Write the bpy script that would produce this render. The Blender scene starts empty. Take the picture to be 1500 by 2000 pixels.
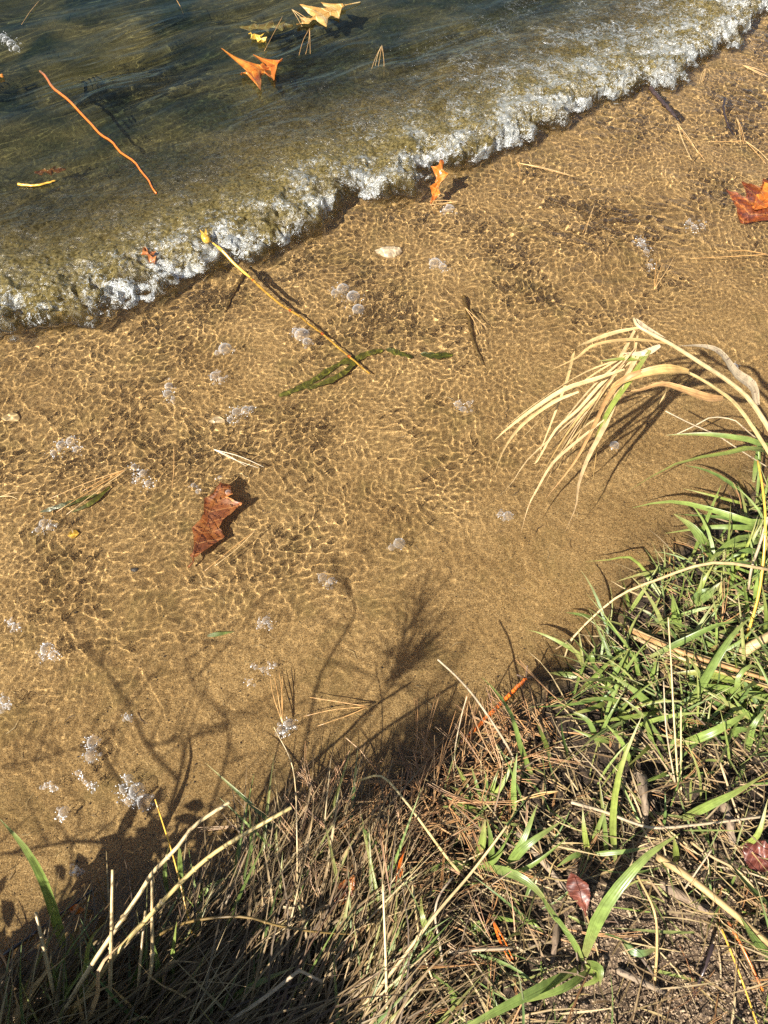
import bpy, math, random
import numpy as np
from mathutils import Vector

R = math.radians
rnd = random.Random(7)
rng = np.random.default_rng(11)
S = bpy.context.scene
COL = S.collection

# ------------------------------------------------------------------ camera, sky, sun, exposure
# lengths below are metres; one Blender unit stands for 0.1 m, so the caustic solver's fixed tolerances suit centimetre-deep water
KS = 10.0
S.unit_settings.system = 'METRIC'
S.unit_settings.scale_length = 1 / KS
CAM_H, CAM_D, FPX = 1.2, R(57), 1572.0
cd = bpy.data.cameras.new('camera')
cam = bpy.data.objects.new('camera', cd)
COL.objects.link(cam)
S.camera = cam
cam.location = (0, 0, CAM_H * KS)
cam.rotation_euler = (R(90) - CAM_D, 0, 0)
cd.sensor_width = 36
cd.lens = 36 * FPX / 2000
cd.clip_start, cd.clip_end = 0.1, 3000

SUN_EL, SUN_AZ = R(42), R(50)            # travel azimuth, from +x towards +y
LDIR = Vector((math.cos(SUN_EL) * math.cos(SUN_AZ), math.cos(SUN_EL) * math.sin(SUN_AZ), -math.sin(SUN_EL)))
w = bpy.data.worlds.new('World')
S.world = w
w.use_nodes = True
nt = w.node_tree
sky = nt.nodes.new('ShaderNodeTexSky')
sky.sky_type = 'NISHITA'
sky.sun_disc = False
sky.sun_elevation = SUN_EL
sky.sun_rotation = math.atan2(-LDIR.x, -LDIR.y)
bgn = nt.nodes['Background']
nt.links.new(sky.outputs[0], bgn.inputs[0])
bgn.inputs[1].default_value = 0.05
sl = bpy.data.lights.new('sun', 'SUN')
sl.energy = 5.0
sl.angle = R(0.53)
sl.color = (1.0, 0.94, 0.84)
sun = bpy.data.objects.new('sun', sl)
COL.objects.link(sun)
sun.location = (-30, -40, 60)
sun.rotation_euler = LDIR.to_track_quat('-Z', 'Y').to_euler()
sl.cycles.is_caustics_light = True
S.view_settings.view_transform = 'Standard'
S.view_settings.look = 'None'
S.view_settings.exposure = 1.52
S.view_settings.gamma = 1
S.view_settings.use_curve_mapping = False
cy = S.cycles
cy.max_bounces = 10
cy.transparent_max_bounces = 24
cy.transmission_bounces = 8
cy.sample_clamp_direct = 3
cy.sample_clamp_indirect = 3
cy.use_denoising = False

# ------------------------------------------------------------------ pixel of the photograph -> point at height z
cD, sD = math.cos(CAM_D), math.sin(CAM_D)

def P(px, py, z=0.0):
    u, v = (px - 750) / FPX, (py - 1000) / FPX
    dy, dz = cD - v * sD, -sD - v * cD
    t = (z - CAM_H) / dz
    return Vector((u * t, dy * t, z))

# ------------------------------------------------------------------ numpy noise
_perm = np.random.default_rng(5).permutation(512)
_ga = np.random.default_rng(6).uniform(0, 2 * np.pi, 512)
_gx, _gy = np.cos(_ga), np.sin(_ga)

def pn(x, y, seed=0):
    x = np.asarray(x, float); y = np.asarray(y, float)
    xi, yi = np.floor(x).astype(int), np.floor(y).astype(int)
    fx, fy = x - xi, y - yi
    u, v = fx * fx * fx * (fx * (fx * 6 - 15) + 10), fy * fy * fy * (fy * (fy * 6 - 15) + 10)
    def g(ix, iy, ax, ay):
        h = _perm[(_perm[(ix + seed * 37) & 511] + iy) & 511]
        return _gx[h] * ax + _gy[h] * ay
    a = g(xi, yi, fx, fy); b = g(xi + 1, yi, fx - 1, fy)
    c = g(xi, yi + 1, fx, fy - 1); d = g(xi + 1, yi + 1, fx - 1, fy - 1)
    return (a + (b - a) * u + (c + (d - c) * u - a - (b - a) * u) * v) * 1.5

def fbm(x, y, seed=0, o=4, gain=0.5):
    s = 0; a = 1
    for k in range(o):
        s = s + a * pn(x * 2 ** k, y * 2 ** k, seed + k * 3); a *= gain
    return s

def ss(a, b, x):
    t = np.clip((x - a) / (b - a), 0, 1)
    return t * t * (3 - 2 * t)

def sdist(x, y, poly):
    """signed distance to a polyline, positive on the left of its direction; also arc position"""
    x = np.asarray(x, float); y = np.asarray(y, float)
    best = np.full(x.shape, 1e9); sg = np.ones(x.shape); arc = np.zeros(x.shape); acc = 0
    for (ax, ay), (bx, by) in zip(poly[:-1], poly[1:]):
        ex, ey = bx - ax, by - ay
        L2 = ex * ex + ey * ey
        t = np.clip(((x - ax) * ex + (y - ay) * ey) / L2, 0, 1)
        dx, dy = x - ax - t * ex, y - ay - t * ey
        d = dx * dx + dy * dy
        m = d < best
        best = np.where(m, d, best)
        sg = np.where(m, np.where(ex * (y - ay) - ey * (x - ax) >= 0, 1.0, -1.0), sg)
        arc = np.where(m, acc + t * math.sqrt(L2), arc)
        acc += math.sqrt(L2)
    return sg * np.sqrt(best), arc

def world_line(pts, ext):
    q = [P(a, b)[:2] for a, b in pts]
    d0 = (Vector(q[0]) - Vector(q[1])).normalized(); d1 = (Vector(q[-1]) - Vector(q[-2])).normalized()
    return [tuple(Vector(q[0]) + d0 * ext)] + [tuple(p) for p in q] + [tuple(Vector(q[-1]) + d1 * ext)]

SHORE = world_line([(-60, 1900), (120, 1850), (330, 1790), (430, 1700), (500, 1600), (560, 1545), (640, 1580), (720, 1545),
                    (820, 1480), (900, 1450), (1000, 1400), (1080, 1330), (1150, 1275), (1215, 1190), (1260, 1120),
                    (1330, 1060), (1420, 1000), (1540, 930)], 60)
TOE = world_line([(-60, 660), (0, 640), (95, 628), (170, 640), (240, 590), (330, 570), (430, 510), (545, 470), (620, 430), (680, 388),
                  (780, 385), (860, 330), (940, 318), (1040, 268), (1110, 232), (1180, 205), (1250, 172), (1310, 168),
                  (1390, 120), (1440, 75), (1470, 40), (1560, 10)], 60)

def land(x, y):           # metres inland of the water's edge (negative in the water)
    d, a = sdist(x, y, SHORE)
    return -d + 0.012 * pn(np.asarray(x) * 14, np.asarray(y) * 14, 41) + 0.006 * pn(np.asarray(x) * 40, np.asarray(y) * 40, 42)

def terr(x, y):
    x = np.asarray(x, float); y = np.asarray(y, float)
    s = land(x, y)
    dw, _ = sdist(x, y, TOE)
    wd = np.maximum(-s, 0); ld = np.maximum(s, 0)
    z = -(0.004 + 0.20 * np.minimum(wd, 0.03) + 0.045 * (1 - np.exp(-wd / 0.5)))
    z = z - 0.10 * ss(0.1, 1.0, dw) - 0.5 * ss(1.0, 6, dw)
    z = z + 0.0035 * fbm(x * 6, y * 6, 3, 3) * ss(0.02, 0.15, wd)
    zl = 0.042 * (1 - np.exp(-ld / 0.05)) + 0.075 * np.minimum(ld, 1.5) + 0.3 * ss(1.5, 12, ld)
    zl = zl + (0.012 * fbm(x * 9, y * 9, 9, 4) + 0.005 * fbm(x * 60, y * 60, 10, 3)) * ss(0.0, 0.08, ld)
    return np.where(s > 0, zl - 0.004, z)

_hx = np.arange(-1.6, 1.61, 0.005); _hy = np.arange(-1.0, 3.0, 0.005)
_hm = terr(*np.meshgrid(_hx, _hy)).tolist()

def tz(x, y):             # ground height, looked up
    fx, fy = (x + 1.6) / 0.005, (y + 1.0) / 0.005
    if not (0 <= fx < len(_hx) - 1 and 0 <= fy < len(_hy) - 1):
        return float(terr(np.array([x]), np.array([y]))[0])
    i, j = int(fx), int(fy); u, v = fx - i, fy - j
    a, b = _hm[j], _hm[j + 1]
    return (a[i] * (1 - u) + a[i + 1] * u) * (1 - v) + (b[i] * (1 - u) + b[i + 1] * u) * v

def G(px, py, dz=0.0):    # the point dz above the ground seen at this pixel
    z = 0.03
    for _ in range(8):
        p = P(px, py, z)
        z = 0.5 * z + 0.5 * (tz(p.x, p.y) + dz)
    return P(px, py, z)

# ------------------------------------------------------------------ mesh helpers
def raw_mesh(name, v, f, uv=None, smooth=True):
    me = bpy.data.meshes.new(name)
    v = np.asarray(v, np.float32); f = np.asarray(f, np.int32)
    k = f.shape[1]
    me.vertices.add(len(v)); me.vertices.foreach_set('co', v.ravel())
    me.loops.add(f.size); me.loops.foreach_set('vertex_index', f.ravel())
    me.polygons.add(len(f)); me.polygons.foreach_set('loop_start', (np.arange(len(f)) * k).astype(np.int32))
    me.update(calc_edges=True)
    if smooth:
        me.polygons.foreach_set('use_smooth', np.ones(len(f), bool))
    if uv is not None:
        l = me.uv_layers.new(name='UVMap')
        l.data.foreach_set('uv', np.asarray(uv, np.float32)[f.ravel()].ravel())
    return me

def link(name, me, mat=None, parent=None):
    o = bpy.data.objects.new(name, me)
    COL.objects.link(o)
    if mat is not None and me is not None and not me.materials:
        me.materials.append(mat)
    if parent is not None:
        o.parent = parent
    if me is not None:
        o.cycles.is_caustics_receiver = True
    return o

def tag(o, label, cat, group=None):
    o['label'] = label; o['category'] = cat
    if group: o['group'] = group
    return o

def empty(name, loc, label, cat, group=None):
    o = bpy.data.objects.new(name, None)
    COL.objects.link(o)
    o.location = loc
    o.empty_display_size = 0.02
    return tag(o, label, cat, group)

class MB:
    def __init__(s):
        s.v = []; s.f = []; s.uv = []
    def quad(s, a, b, c, d): s.f.append((a, b, c, d))
    def build(s, name, mat, parent=None, smooth=True):
        off = parent.location if parent is not None else Vector((0, 0, 0))
        v = np.array([tuple(p) for p in s.v]) - np.array(off)
        return link(name, raw_mesh(name, v, s.f, s.uv, smooth), mat, parent)
    def blade(s, pts, width, prof=None, fold=0.25, up=None, twist=0.0, tw0=0.0, open_=None):
        """a folded grass blade along a centreline"""
        n = len(pts); b = len(s.v)
        for i, p in enumerate(pts):
            p = Vector(p); t = i / (n - 1)
            tan = (Vector(pts[min(i + 1, n - 1)]) - Vector(pts[max(i - 1, 0)])).normalized()
            u = Vector(up) if up is not None else Vector((0, -0.35, 1))
            side = tan.cross(u)
            if side.length < 1e-4: side = Vector((1, 0, 0))
            side.normalize(); nor = side.cross(tan)
            a = tw0 + twist * t
            sd2 = side * math.cos(a) + nor * math.sin(a); nr2 = nor * math.cos(a) - side * math.sin(a)
            wv = 0.5 * width * (prof(t) if prof else (min(1, 0.45 + 2.4 * t) * max(0.03, 1 - t ** 2.4)))
            s.v += [p - sd2 * wv + nr2 * wv * fold, p, p + sd2 * wv + nr2 * wv * fold]
            s.uv += [(0, t), (0.5, t), (1, t)]
        for i in range(n - 1):
            k = b + 3 * i
            s.quad(k, k + 1, k + 4, k + 3); s.quad(k + 1, k + 2, k + 5, k + 4)
        return s
    def tube(s, pts, r, n=6, cap=True):
        pts = [Vector(p) for p in pts]; m = len(pts); b = len(s.v)
        r0 = r if callable(r) else (lambda t: r)
        ts = [i / (m - 1) for i in range(m)]; rads = [r0(t) for t in ts]
        if cap:                                   # close the ends with a tiny ring
            e0, e1 = (pts[0] - pts[1]).normalized(), (pts[-1] - pts[-2]).normalized()
            pts = [pts[0] + e0 * rads[0] * .3] + pts + [pts[-1] + e1 * rads[-1] * .3]
            rads = [rads[0] * .05] + rads + [rads[-1] * .05]; ts = [0] + ts + [1]; m += 2
        ref = Vector((0.31, 0.17, 0.93))
        for i, p in enumerate(pts):
            t = ts[i]
            tan = (pts[min(i + 1, m - 1)] - pts[max(i - 1, 0)]).normalized()
            a = tan.cross(ref)
            if a.length < 1e-3: a = tan.cross(Vector((1, 0, 0)))
            a.normalize(); c = tan.cross(a)
            for k in range(n):
                g = 2 * math.pi * k / n
                s.v.append(p + (a * math.cos(g) + c * math.sin(g)) * rads[i]); s.uv.append((k / n, t))
        for i in range(m - 1):
            for k in range(n):
                k2 = (k + 1) % n
                s.quad(b + i * n + k, b + i * n + k2, b + (i + 1) * n + k2, b + (i + 1) * n + k)
        return s

def spline(pts, n):
    """Catmull-Rom through points, n samples"""
    p = [Vector(q) for q in pts]
    if len(p) == 2:
        return [p[0].lerp(p[1], i / (n - 1)) for i in range(n)]
    p = [p[0] * 2 - p[1]] + p + [p[-1] * 2 - p[-2]]
    m = len(p) - 3; out = []
    for i in range(n):
        x = i / (n - 1) * m; k = min(int(x), m - 1); t = x - k
        a, b, c, d = p[k:k + 4]
        out.append(0.5 * ((2 * b) + (c - a) * t + (2 * a - 5 * b + 4 * c - d) * t * t + (3 * b - a - 3 * c + d) * t ** 3))
    return out

def path(base, az, el, length, droop, n=8, curl=0.0, kink=None):
    p = Vector(base); out = [p.copy()]; st = length / (n - 1)
    for i in range(n - 1):
        if kink is not None and i == kink[0]:
            el += kink[1]; az += kink[2]
        p = p + Vector((math.cos(az) * math.cos(el), math.sin(az) * math.cos(el), math.sin(el))) * st
        out.append(p.copy()); el -= droop / (n - 1) * (0.5 + i / (n - 1)); az += curl / (n - 1)
    return out

# ------------------------------------------------------------------ materials
def newmat(name):
    m = bpy.data.materials.new(name); m.use_nodes = True
    n = m.node_tree.nodes; L = m.node_tree.links
    return m, n, L, n['Principled BSDF'], n['Material Output']

def nnode(n, t, **kw):
    x = n.new(t)
    for k, v in kw.items():
        if hasattr(x, k): setattr(x, k, v)
        else: x.inputs[k].default_value = v
    return x

def ramp(n, stops):
    r = n.new('ShaderNodeValToRGB'); e = r.color_ramp.elements
    while len(e) < len(stops): e.new(0.5)
    for el, (p, c) in zip(e, stops):
        el.position = p; el.color = (*c, 1)
    return r

def gpos(n, L):           # position in metres
    g = n.new('ShaderNodeNewGeometry'); v = n.new('ShaderNodeVectorMath'); v.operation = 'SCALE'; v.inputs['Scale'].default_value = 1 / KS
    L.new(g.outputs['Position'], v.inputs[0]); return v.outputs[0]

def noise(n, L, scale, detail=4, rough=0.55, vec=None, dist=0.0):
    x = n.new('ShaderNodeTexNoise'); x.inputs['Scale'].default_value = scale
    x.inputs['Detail'].default_value = detail; x.inputs['Roughness'].default_value = rough
    x.inputs['Distortion'].default_value = dist
    if vec is None:
        vec = gpos(n, L)
    L.new(vec, x.inputs['Vector'])
    return x

def mixc(n, L, fac, a, b, mode='MIX'):
    m = n.new('ShaderNodeMix'); m.data_type = 'RGBA'; m.blend_type = mode
    for s, v in ((0, fac), (6, a), (7, b)):
        if hasattr(v, 'is_output') or isinstance(v, bpy.types.NodeSocket): L.new(v, m.inputs[s])
        else: m.inputs[s].default_value = v if s == 0 else (*v, 1)
    return m.outputs[2]

def bump(n, L, h, strength, dist, to):
    b = n.new('ShaderNodeBump'); b.inputs['Strength'].default_value = strength; b.inputs['Distance'].default_value = dist * KS
    L.new(h, b.inputs['Height']); L.new(b.outputs[0], to.inputs['Normal'])
    return b

def plant_mat(name, cols, rough=0.45, trans=0.35, tipc=None, basec=None, island=False, spot=None, vein=26, wet=0.0):
    m, n, L, pb, out = newmat(name)
    if island:
        g = n.new('ShaderNodeNewGeometry'); rv = g.outputs['Random Per Island']
    else:
        oi = n.new('ShaderNodeObjectInfo'); rv = oi.outputs['Random']
    k = len(cols)
    r = ramp(n, [(i / max(1, k - 1), c) for i, c in enumerate(cols)])
    L.new(rv, r.inputs[0])
    col = r.outputs[0]
    uv = n.new('ShaderNodeUVMap'); sep = n.new('ShaderNodeSeparateXYZ'); L.new(uv.outputs[0], sep.inputs[0])
    if tipc is not None:
        mr = n.new('ShaderNodeMapRange'); mr.inputs[1].default_value = 0.55; mr.inputs[2].default_value = 1.0
        L.new(sep.outputs['Y'], mr.inputs[0]); mm = n.new('ShaderNodeMath'); mm.operation = 'MULTIPLY'
        L.new(mr.outputs[0], mm.inputs[0]); L.new(rv, mm.inputs[1])
        col = mixc(n, L, mm.outputs[0], col, tipc)
    if basec is not None:
        mr = n.new('ShaderNodeMapRange'); mr.inputs[1].default_value = 0.22; mr.inputs[2].default_value = 0.0
        L.new(sep.outputs['Y'], mr.inputs[0])
        col = mixc(n, L, mr.outputs[0], col, basec)
    ns = noise(n, L, 90, 4, 0.6)
    rr = ramp(n, [(0.35, (0.62,) * 3), (0.7, (1.15,) * 3)]); L.new(ns.outputs[0], rr.inputs[0])
    col = mixc(n, L, 0.8, col, rr.outputs[0], 'MULTIPLY')
    if spot is not None:
        n2 = noise(n, L, 240, 2, 0.5); r2 = ramp(n, [(0.60, (0, 0, 0)), (0.68, (1, 1, 1))]); L.new(n2.outputs[0], r2.inputs[0])
        col = mixc(n, L, r2.outputs[0], col, spot)
    mpv = n.new('ShaderNodeVectorMath'); mpv.operation = 'MULTIPLY'; mpv.inputs[1].default_value = (9, 1.6, 0); L.new(uv.outputs[0], mpv.inputs[0])
    adv = n.new('ShaderNodeVectorMath'); adv.operation = 'ADD'; L.new(mpv.outputs[0], adv.inputs[0])
    cmb = n.new('ShaderNodeCombineXYZ'); mz = n.new('ShaderNodeMath'); mz.operation = 'MULTIPLY'; mz.inputs[1].default_value = 40; L.new(rv, mz.inputs[0]); L.new(mz.outputs[0], cmb.inputs[0]); L.new(mz.outputs[0], cmb.inputs[2]); L.new(cmb.outputs[0], adv.inputs[1])
    ns2 = noise(n, L, 1.3, 4, 0.65, adv.outputs[0]); rr2 = ramp(n, [(0.33, (0.55, 0.50, 0.45)), (0.5, (1, 1, 1)), (0.72, (1.22, 1.18, 1.1))]); L.new(ns2.outputs[0], rr2.inputs[0])
    col = mixc(n, L, 0.85, col, rr2.outputs[0], 'MULTIPLY')
    # fine long veins
    wv = n.new('ShaderNodeMath'); wv.operation = 'MULTIPLY'; wv.inputs[1].default_value = vein; L.new(sep.outputs['X'], wv.inputs[0])
    sn = n.new('ShaderNodeMath'); sn.operation = 'SINE'; L.new(wv.outputs[0], sn.inputs[0])
    bump(n, L, sn.outputs[0], 0.22, 0.0003, pb)
    L.new(col, pb.inputs['Base Color'])
    pb.inputs['Roughness'].default_value = rough
    pb.inputs['Specular IOR Level'].default_value = 0.45
    if wet: pb.inputs['Coat Weight'].default_value = wet; pb.inputs['Coat Roughness'].default_value = 0.12
    if trans > 0:
        tr = n.new('ShaderNodeBsdfTranslucent'); L.new(col, tr.inputs[0])
        mx = n.new('ShaderNodeMixShader'); mx.inputs[0].default_value = trans
        L.new(pb.outputs[0], mx.inputs[1]); L.new(tr.outputs[0], mx.inputs[2]); L.new(mx.outputs[0], out.inputs[0])
    return m

M = {}
M['grass'] = plant_mat('green_grass', [(0.11, 0.17, 0.045), (0.23, 0.31, 0.07), (0.17, 0.24, 0.06), (0.29, 0.34, 0.07), (0.13, 0.20, 0.07)],
                       0.34, 0.34, tipc=(0.30, 0.24, 0.09), basec=(0.26, 0.27, 0.09))
M['grass_stuff'] = plant_mat('green_grass_short', [(0.12, 0.19, 0.05), (0.22, 0.29, 0.07), (0.29, 0.29, 0.09), (0.14, 0.21, 0.07)], 0.4, 0.3, tipc=(0.35, 0.28, 0.12), island=True)
M['straw'] = plant_mat('dry_straw', [(0.54, 0.37, 0.16), (0.62, 0.46, 0.23), (0.48, 0.31, 0.11), (0.58, 0.43, 0.24), (0.44, 0.25, 0.10)], 0.5, 0.25, spot=None)
M['straw_pale'] = plant_mat('pale_straw', [(0.50, 0.40, 0.25), (0.46, 0.36, 0.24)], 0.5, 0.2, spot=(0.18, 0.12, 0.09))
M['stem'] = plant_mat('dry_stem', [(0.50, 0.36, 0.17), (0.54, 0.41, 0.22), (0.46, 0.35, 0.13)], 0.42, 0.0)
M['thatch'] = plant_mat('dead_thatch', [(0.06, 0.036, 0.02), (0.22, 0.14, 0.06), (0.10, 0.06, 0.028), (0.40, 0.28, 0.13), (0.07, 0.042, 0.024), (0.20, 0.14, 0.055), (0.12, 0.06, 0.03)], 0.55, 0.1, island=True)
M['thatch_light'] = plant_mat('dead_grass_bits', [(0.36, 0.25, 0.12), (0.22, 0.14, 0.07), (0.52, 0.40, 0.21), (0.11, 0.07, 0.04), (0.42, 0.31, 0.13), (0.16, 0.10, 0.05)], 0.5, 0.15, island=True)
M['needle'] = plant_mat('pine_needle', [(0.33, 0.16, 0.06), (0.42, 0.23, 0.09), (0.20, 0.09, 0.04), (0.46, 0.30, 0.14)], 0.4, 0.0, island=True)
M['needle_obj'] = plant_mat('pine_needle_straw', [(0.55, 0.33, 0.13), (0.50, 0.27, 0.09), (0.62, 0.45, 0.22)], 0.35, 0.0)
M['needle_pale'] = plant_mat('pine_needle_bleached', [(0.62, 0.52, 0.34), (0.66, 0.56, 0.40)], 0.35, 0.0)
M['twig'] = plant_mat('bark', [(0.10, 0.065, 0.045), (0.15, 0.10, 0.07)], 0.7, 0.0)
M['darktwig'] = plant_mat('wet_bark', [(0.03, 0.02, 0.02), (0.045, 0.03, 0.028)], 0.25, 0.0)
M['wood'] = plant_mat('weathered_wood', [(0.17, 0.115, 0.07), (0.24, 0.18, 0.12)], 0.8, 0.0, spot=(0.06, 0.04, 0.03), vein=60)
M['orange_stem'] = plant_mat('orange_stem', [(0.66, 0.15, 0.016), (0.66, 0.15, 0.016)], 0.25, 0.0, basec=(0.2, 0.08, 0.03), wet=0.4)
M['yellow_stem'] = plant_mat('yellow_stem', [(0.70, 0.40, 0.06), (0.70, 0.40, 0.06)], 0.25, 0.0, tipc=None, wet=0.4)
M['weed'] = plant_mat('pondweed', [(0.09, 0.10, 0.012), (0.15, 0.14, 0.02)], 0.3, 0.3)
M['brown_reed'] = plant_mat('sunken_reed', [(0.16, 0.10, 0.03), (0.2, 0.13, 0.04)], 0.4, 0.1)

def leaf_mat(name, a, b, c, trans=0.25, wet=0.35, scale=30):
    m, n, L, pb, out = newmat(name)
    n1 = noise(n, L, scale, 5, 0.6, dist=0.6)
    r = ramp(n, [(0.30, a), (0.52, b), (0.72, c)]); L.new(n1.outputs[0], r.inputs[0])
    uv = n.new('ShaderNodeUVMap'); sep = n.new('ShaderNodeSeparateXYZ'); L.new(uv.outputs[0], sep.inputs[0])
    # side veins: thin paler lines running with the lobes
    fr = n.new('ShaderNodeMath'); fr.operation = 'MULTIPLY'; fr.inputs[1].default_value = 44; L.new(sep.outputs['Y'], fr.inputs[0])
    si = n.new('ShaderNodeMath'); si.operation = 'SINE'; L.new(fr.outputs[0], si.inputs[0])
    rv = ramp(n, [(0.93, (0, 0, 0)), (0.985, (1, 1, 1))]); L.new(si.outputs[0], rv.inputs[0])
    n2 = noise(n, L, 260, 3, 0.6)
    rr = ramp(n, [(0.35, (0.55,) * 3), (0.65, (1.1,) * 3)]); L.new(n2.outputs[0], rr.inputs[0])
    col = mixc(n, L, 0.8, r.outputs[0], rr.outputs[0], 'MULTIPLY')
    mf = n.new('ShaderNodeMath'); mf.operation = 'MULTIPLY'; mf.inputs[1].default_value = 0.45; L.new(rv.outputs[0], mf.inputs[0])
    col = mixc(n, L, mf.outputs[0], col, tuple(min(0.8, x * 1.5 + 0.04) for x in c))
    L.new(col, pb.inputs['Base Color']); pb.inputs['Roughness'].default_value = 0.45
    pb.inputs['Coat Weight'].default_value = wet; pb.inputs['Coat Roughness'].default_value = 0.15
    bump(n, L, n2.outputs[0], 0.4, 0.0008, pb)
    tr = n.new('ShaderNodeBsdfTranslucent'); L.new(col, tr.inputs[0])
    mx = n.new('ShaderNodeMixShader'); mx.inputs[0].default_value = trans
    L.new(pb.outputs[0], mx.inputs[1]); L.new(tr.outputs[0], mx.inputs[2]); L.new(mx.outputs[0], out.inputs[0])
    return m

M['oak_brown'] = leaf_mat('oak_leaf_brown', (0.15, 0.045, 0.014), (0.36, 0.115, 0.028), (0.52, 0.23, 0.06))
M['oak_orange'] = leaf_mat('oak_leaf_orange', (0.40, 0.08, 0.015), (0.58, 0.17, 0.02), (0.70, 0.28, 0.04), 0.4)
M['oak_red'] = leaf_mat('oak_leaf_wet_red', (0.16, 0.03, 0.012), (0.38, 0.09, 0.016), (0.60, 0.22, 0.03), 0.3, 0.5)
M['oak_gold'] = leaf_mat('oak_leaf_gold', (0.40, 0.20, 0.05), (0.58, 0.33, 0.09), (0.72, 0.52, 0.24), 0.3)
M['yellow_leaf'] = leaf_mat('yellow_leaf', (0.50, 0.26, 0.03), (0.70, 0.42, 0.05), (0.75, 0.52, 0.14), 0.3)
M['rust_leaf'] = leaf_mat('rust_leaf', (0.07, 0.02, 0.014), (0.14, 0.036, 0.022), (0.22, 0.07, 0.038), 0.2, 0.15)
M['purple_leaf'] = leaf_mat('purple_leaf', (0.07, 0.03, 0.03), (0.11, 0.045, 0.04), (0.15, 0.07, 0.05), 0.15, 0.1)

# ------------------------------------------------------------------ ground: one sheet, sand bed and soil bank
def axis(dense0, dense1, step0, step1, far):
    a = [dense0]
    while a[-1] < dense1:
        t = (a[-1] - dense0) / (dense1 - dense0); a.append(a[-1] + step0 + (step1 - step0) * t)
    lo = []; s = step0; p = dense0
    while p > -far:
        s *= 1.6; p -= s; lo.append(p)
    hi = []; s = step1; p = a[-1]
    while p < far:
        s *= 1.6; p += s; hi.append(p)
    return np.array(lo[::-1] + a + hi)

def grid_mesh(name, xs, ys, zf):
    X, Y = np.meshgrid(xs, ys)
    v, attrs = zf(X, Y)
    ny, nx = X.shape
    i = np.arange(nx * ny).reshape(ny, nx)
    f = np.stack([i[:-1, :-1], i[:-1, 1:], i[1:, 1:], i[1:, :-1]], -1).reshape(-1, 4)
    me = raw_mesh(name, v.reshape(-1, 3), f)
    for k, a in attrs.items():
        at = me.attributes.new(k, 'FLOAT', 'POINT'); at.data.foreach_set('value', a.ravel().astype(np.float32))
    return me

def ground_f(X, Y):
    Z = terr(X, Y); s = land(X, Y); dw, _ = sdist(X, Y, TOE)
    silt_depth_dark = np.clip(ss(0.20, 0.50, dw) + 0.0 * s, 0, 1)  # bed film mask, also carries the painted darkening of deep water
    silt_depth_dark = np.clip(silt_depth_dark + 0.5 * ss(0.2, -1.0, X) * ss(1.5, 2.0, Y), 0, 1)
    q = P(1310, 1890, 0.1)
    bare = ss(0.30, 0.12, np.hypot(X - q.x, (Y - q.y) * 1.3) + 0.08 * pn(X * 9, Y * 9, 50))
    return np.stack([X, Y, Z], -1), {'land': s, 'silt_depth_dark': silt_depth_dark, 'bare': bare}

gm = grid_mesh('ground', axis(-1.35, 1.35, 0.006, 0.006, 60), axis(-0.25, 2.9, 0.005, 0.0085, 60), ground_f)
m, n, L, pb, out = newmat('sand_and_soil')
pos = gpos(n, L)
la = nnode(n, 'ShaderNodeAttribute', attribute_name='land'); si = nnode(n, 'ShaderNodeAttribute', attribute_name='silt_depth_dark')
grain = noise(n, L, 620, 3, 0.75, pos); mid = noise(n, L, 70, 4, 0.6, pos); big = noise(n, L, 7, 4, 0.55, pos, 0.4)
rs = ramp(n, [(0.33, (0.062, 0.038, 0.018)), (0.45, (0.33, 0.217, 0.094)), (0.57, (0.465, 0.32, 0.150)), (0.70, (0.80, 0.63, 0.38))]); L.new(grain.outputs[0], rs.inputs[0])
rb = ramp(n, [(0.3, (0.78, 0.74, 0.66)), (0.7, (1.12, 1.10, 1.05))]); L.new(big.outputs[0], rb.inputs[0])
g2 = noise(n, L, 300, 2, 0.6, pos); rg2 = ramp(n, [(0.34, (0.55, 0.52, 0.48)), (0.5, (1, 1, 1)), (0.68, (1.25, 1.22, 1.18))]); L.new(g2.outputs[0], rg2.inputs[0])
sand = mixc(n, L, 1.0, rs.outputs[0], rb.outputs[0], 'MULTIPLY')
sand = mixc(n, L, 0.8, sand, rg2.outputs[0], 'MULTIPLY')
rm = ramp(n, [(0.3, (0.8, 0.78, 0.74)), (0.65, (1.08, 1.07, 1.05))]); L.new(mid.outputs[0], rm.inputs[0])
sand = mixc(n, L, 0.8, sand, rm.outputs[0], 'MULTIPLY')
vor = n.new('ShaderNodeTexVoronoi'); vor.inputs['Scale'].default_value = 110; L.new(pos, vor.inputs['Vector'])
rv = ramp(n, [(0.0, (1, 1, 1)), (0.10, (1, 1, 1)), (0.16, (0, 0, 0))]); L.new(vor.outputs['Distance'], rv.inputs[0])
sp = n.new('ShaderNodeMath'); sp.operation = 'MULTIPLY'; sp.inputs[1].default_value = 0.55; L.new(rv.outputs[0], sp.inputs[0])
sand = mixc(n, L, sp.outputs[0], sand, (0.07, 0.05, 0.03))
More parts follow.
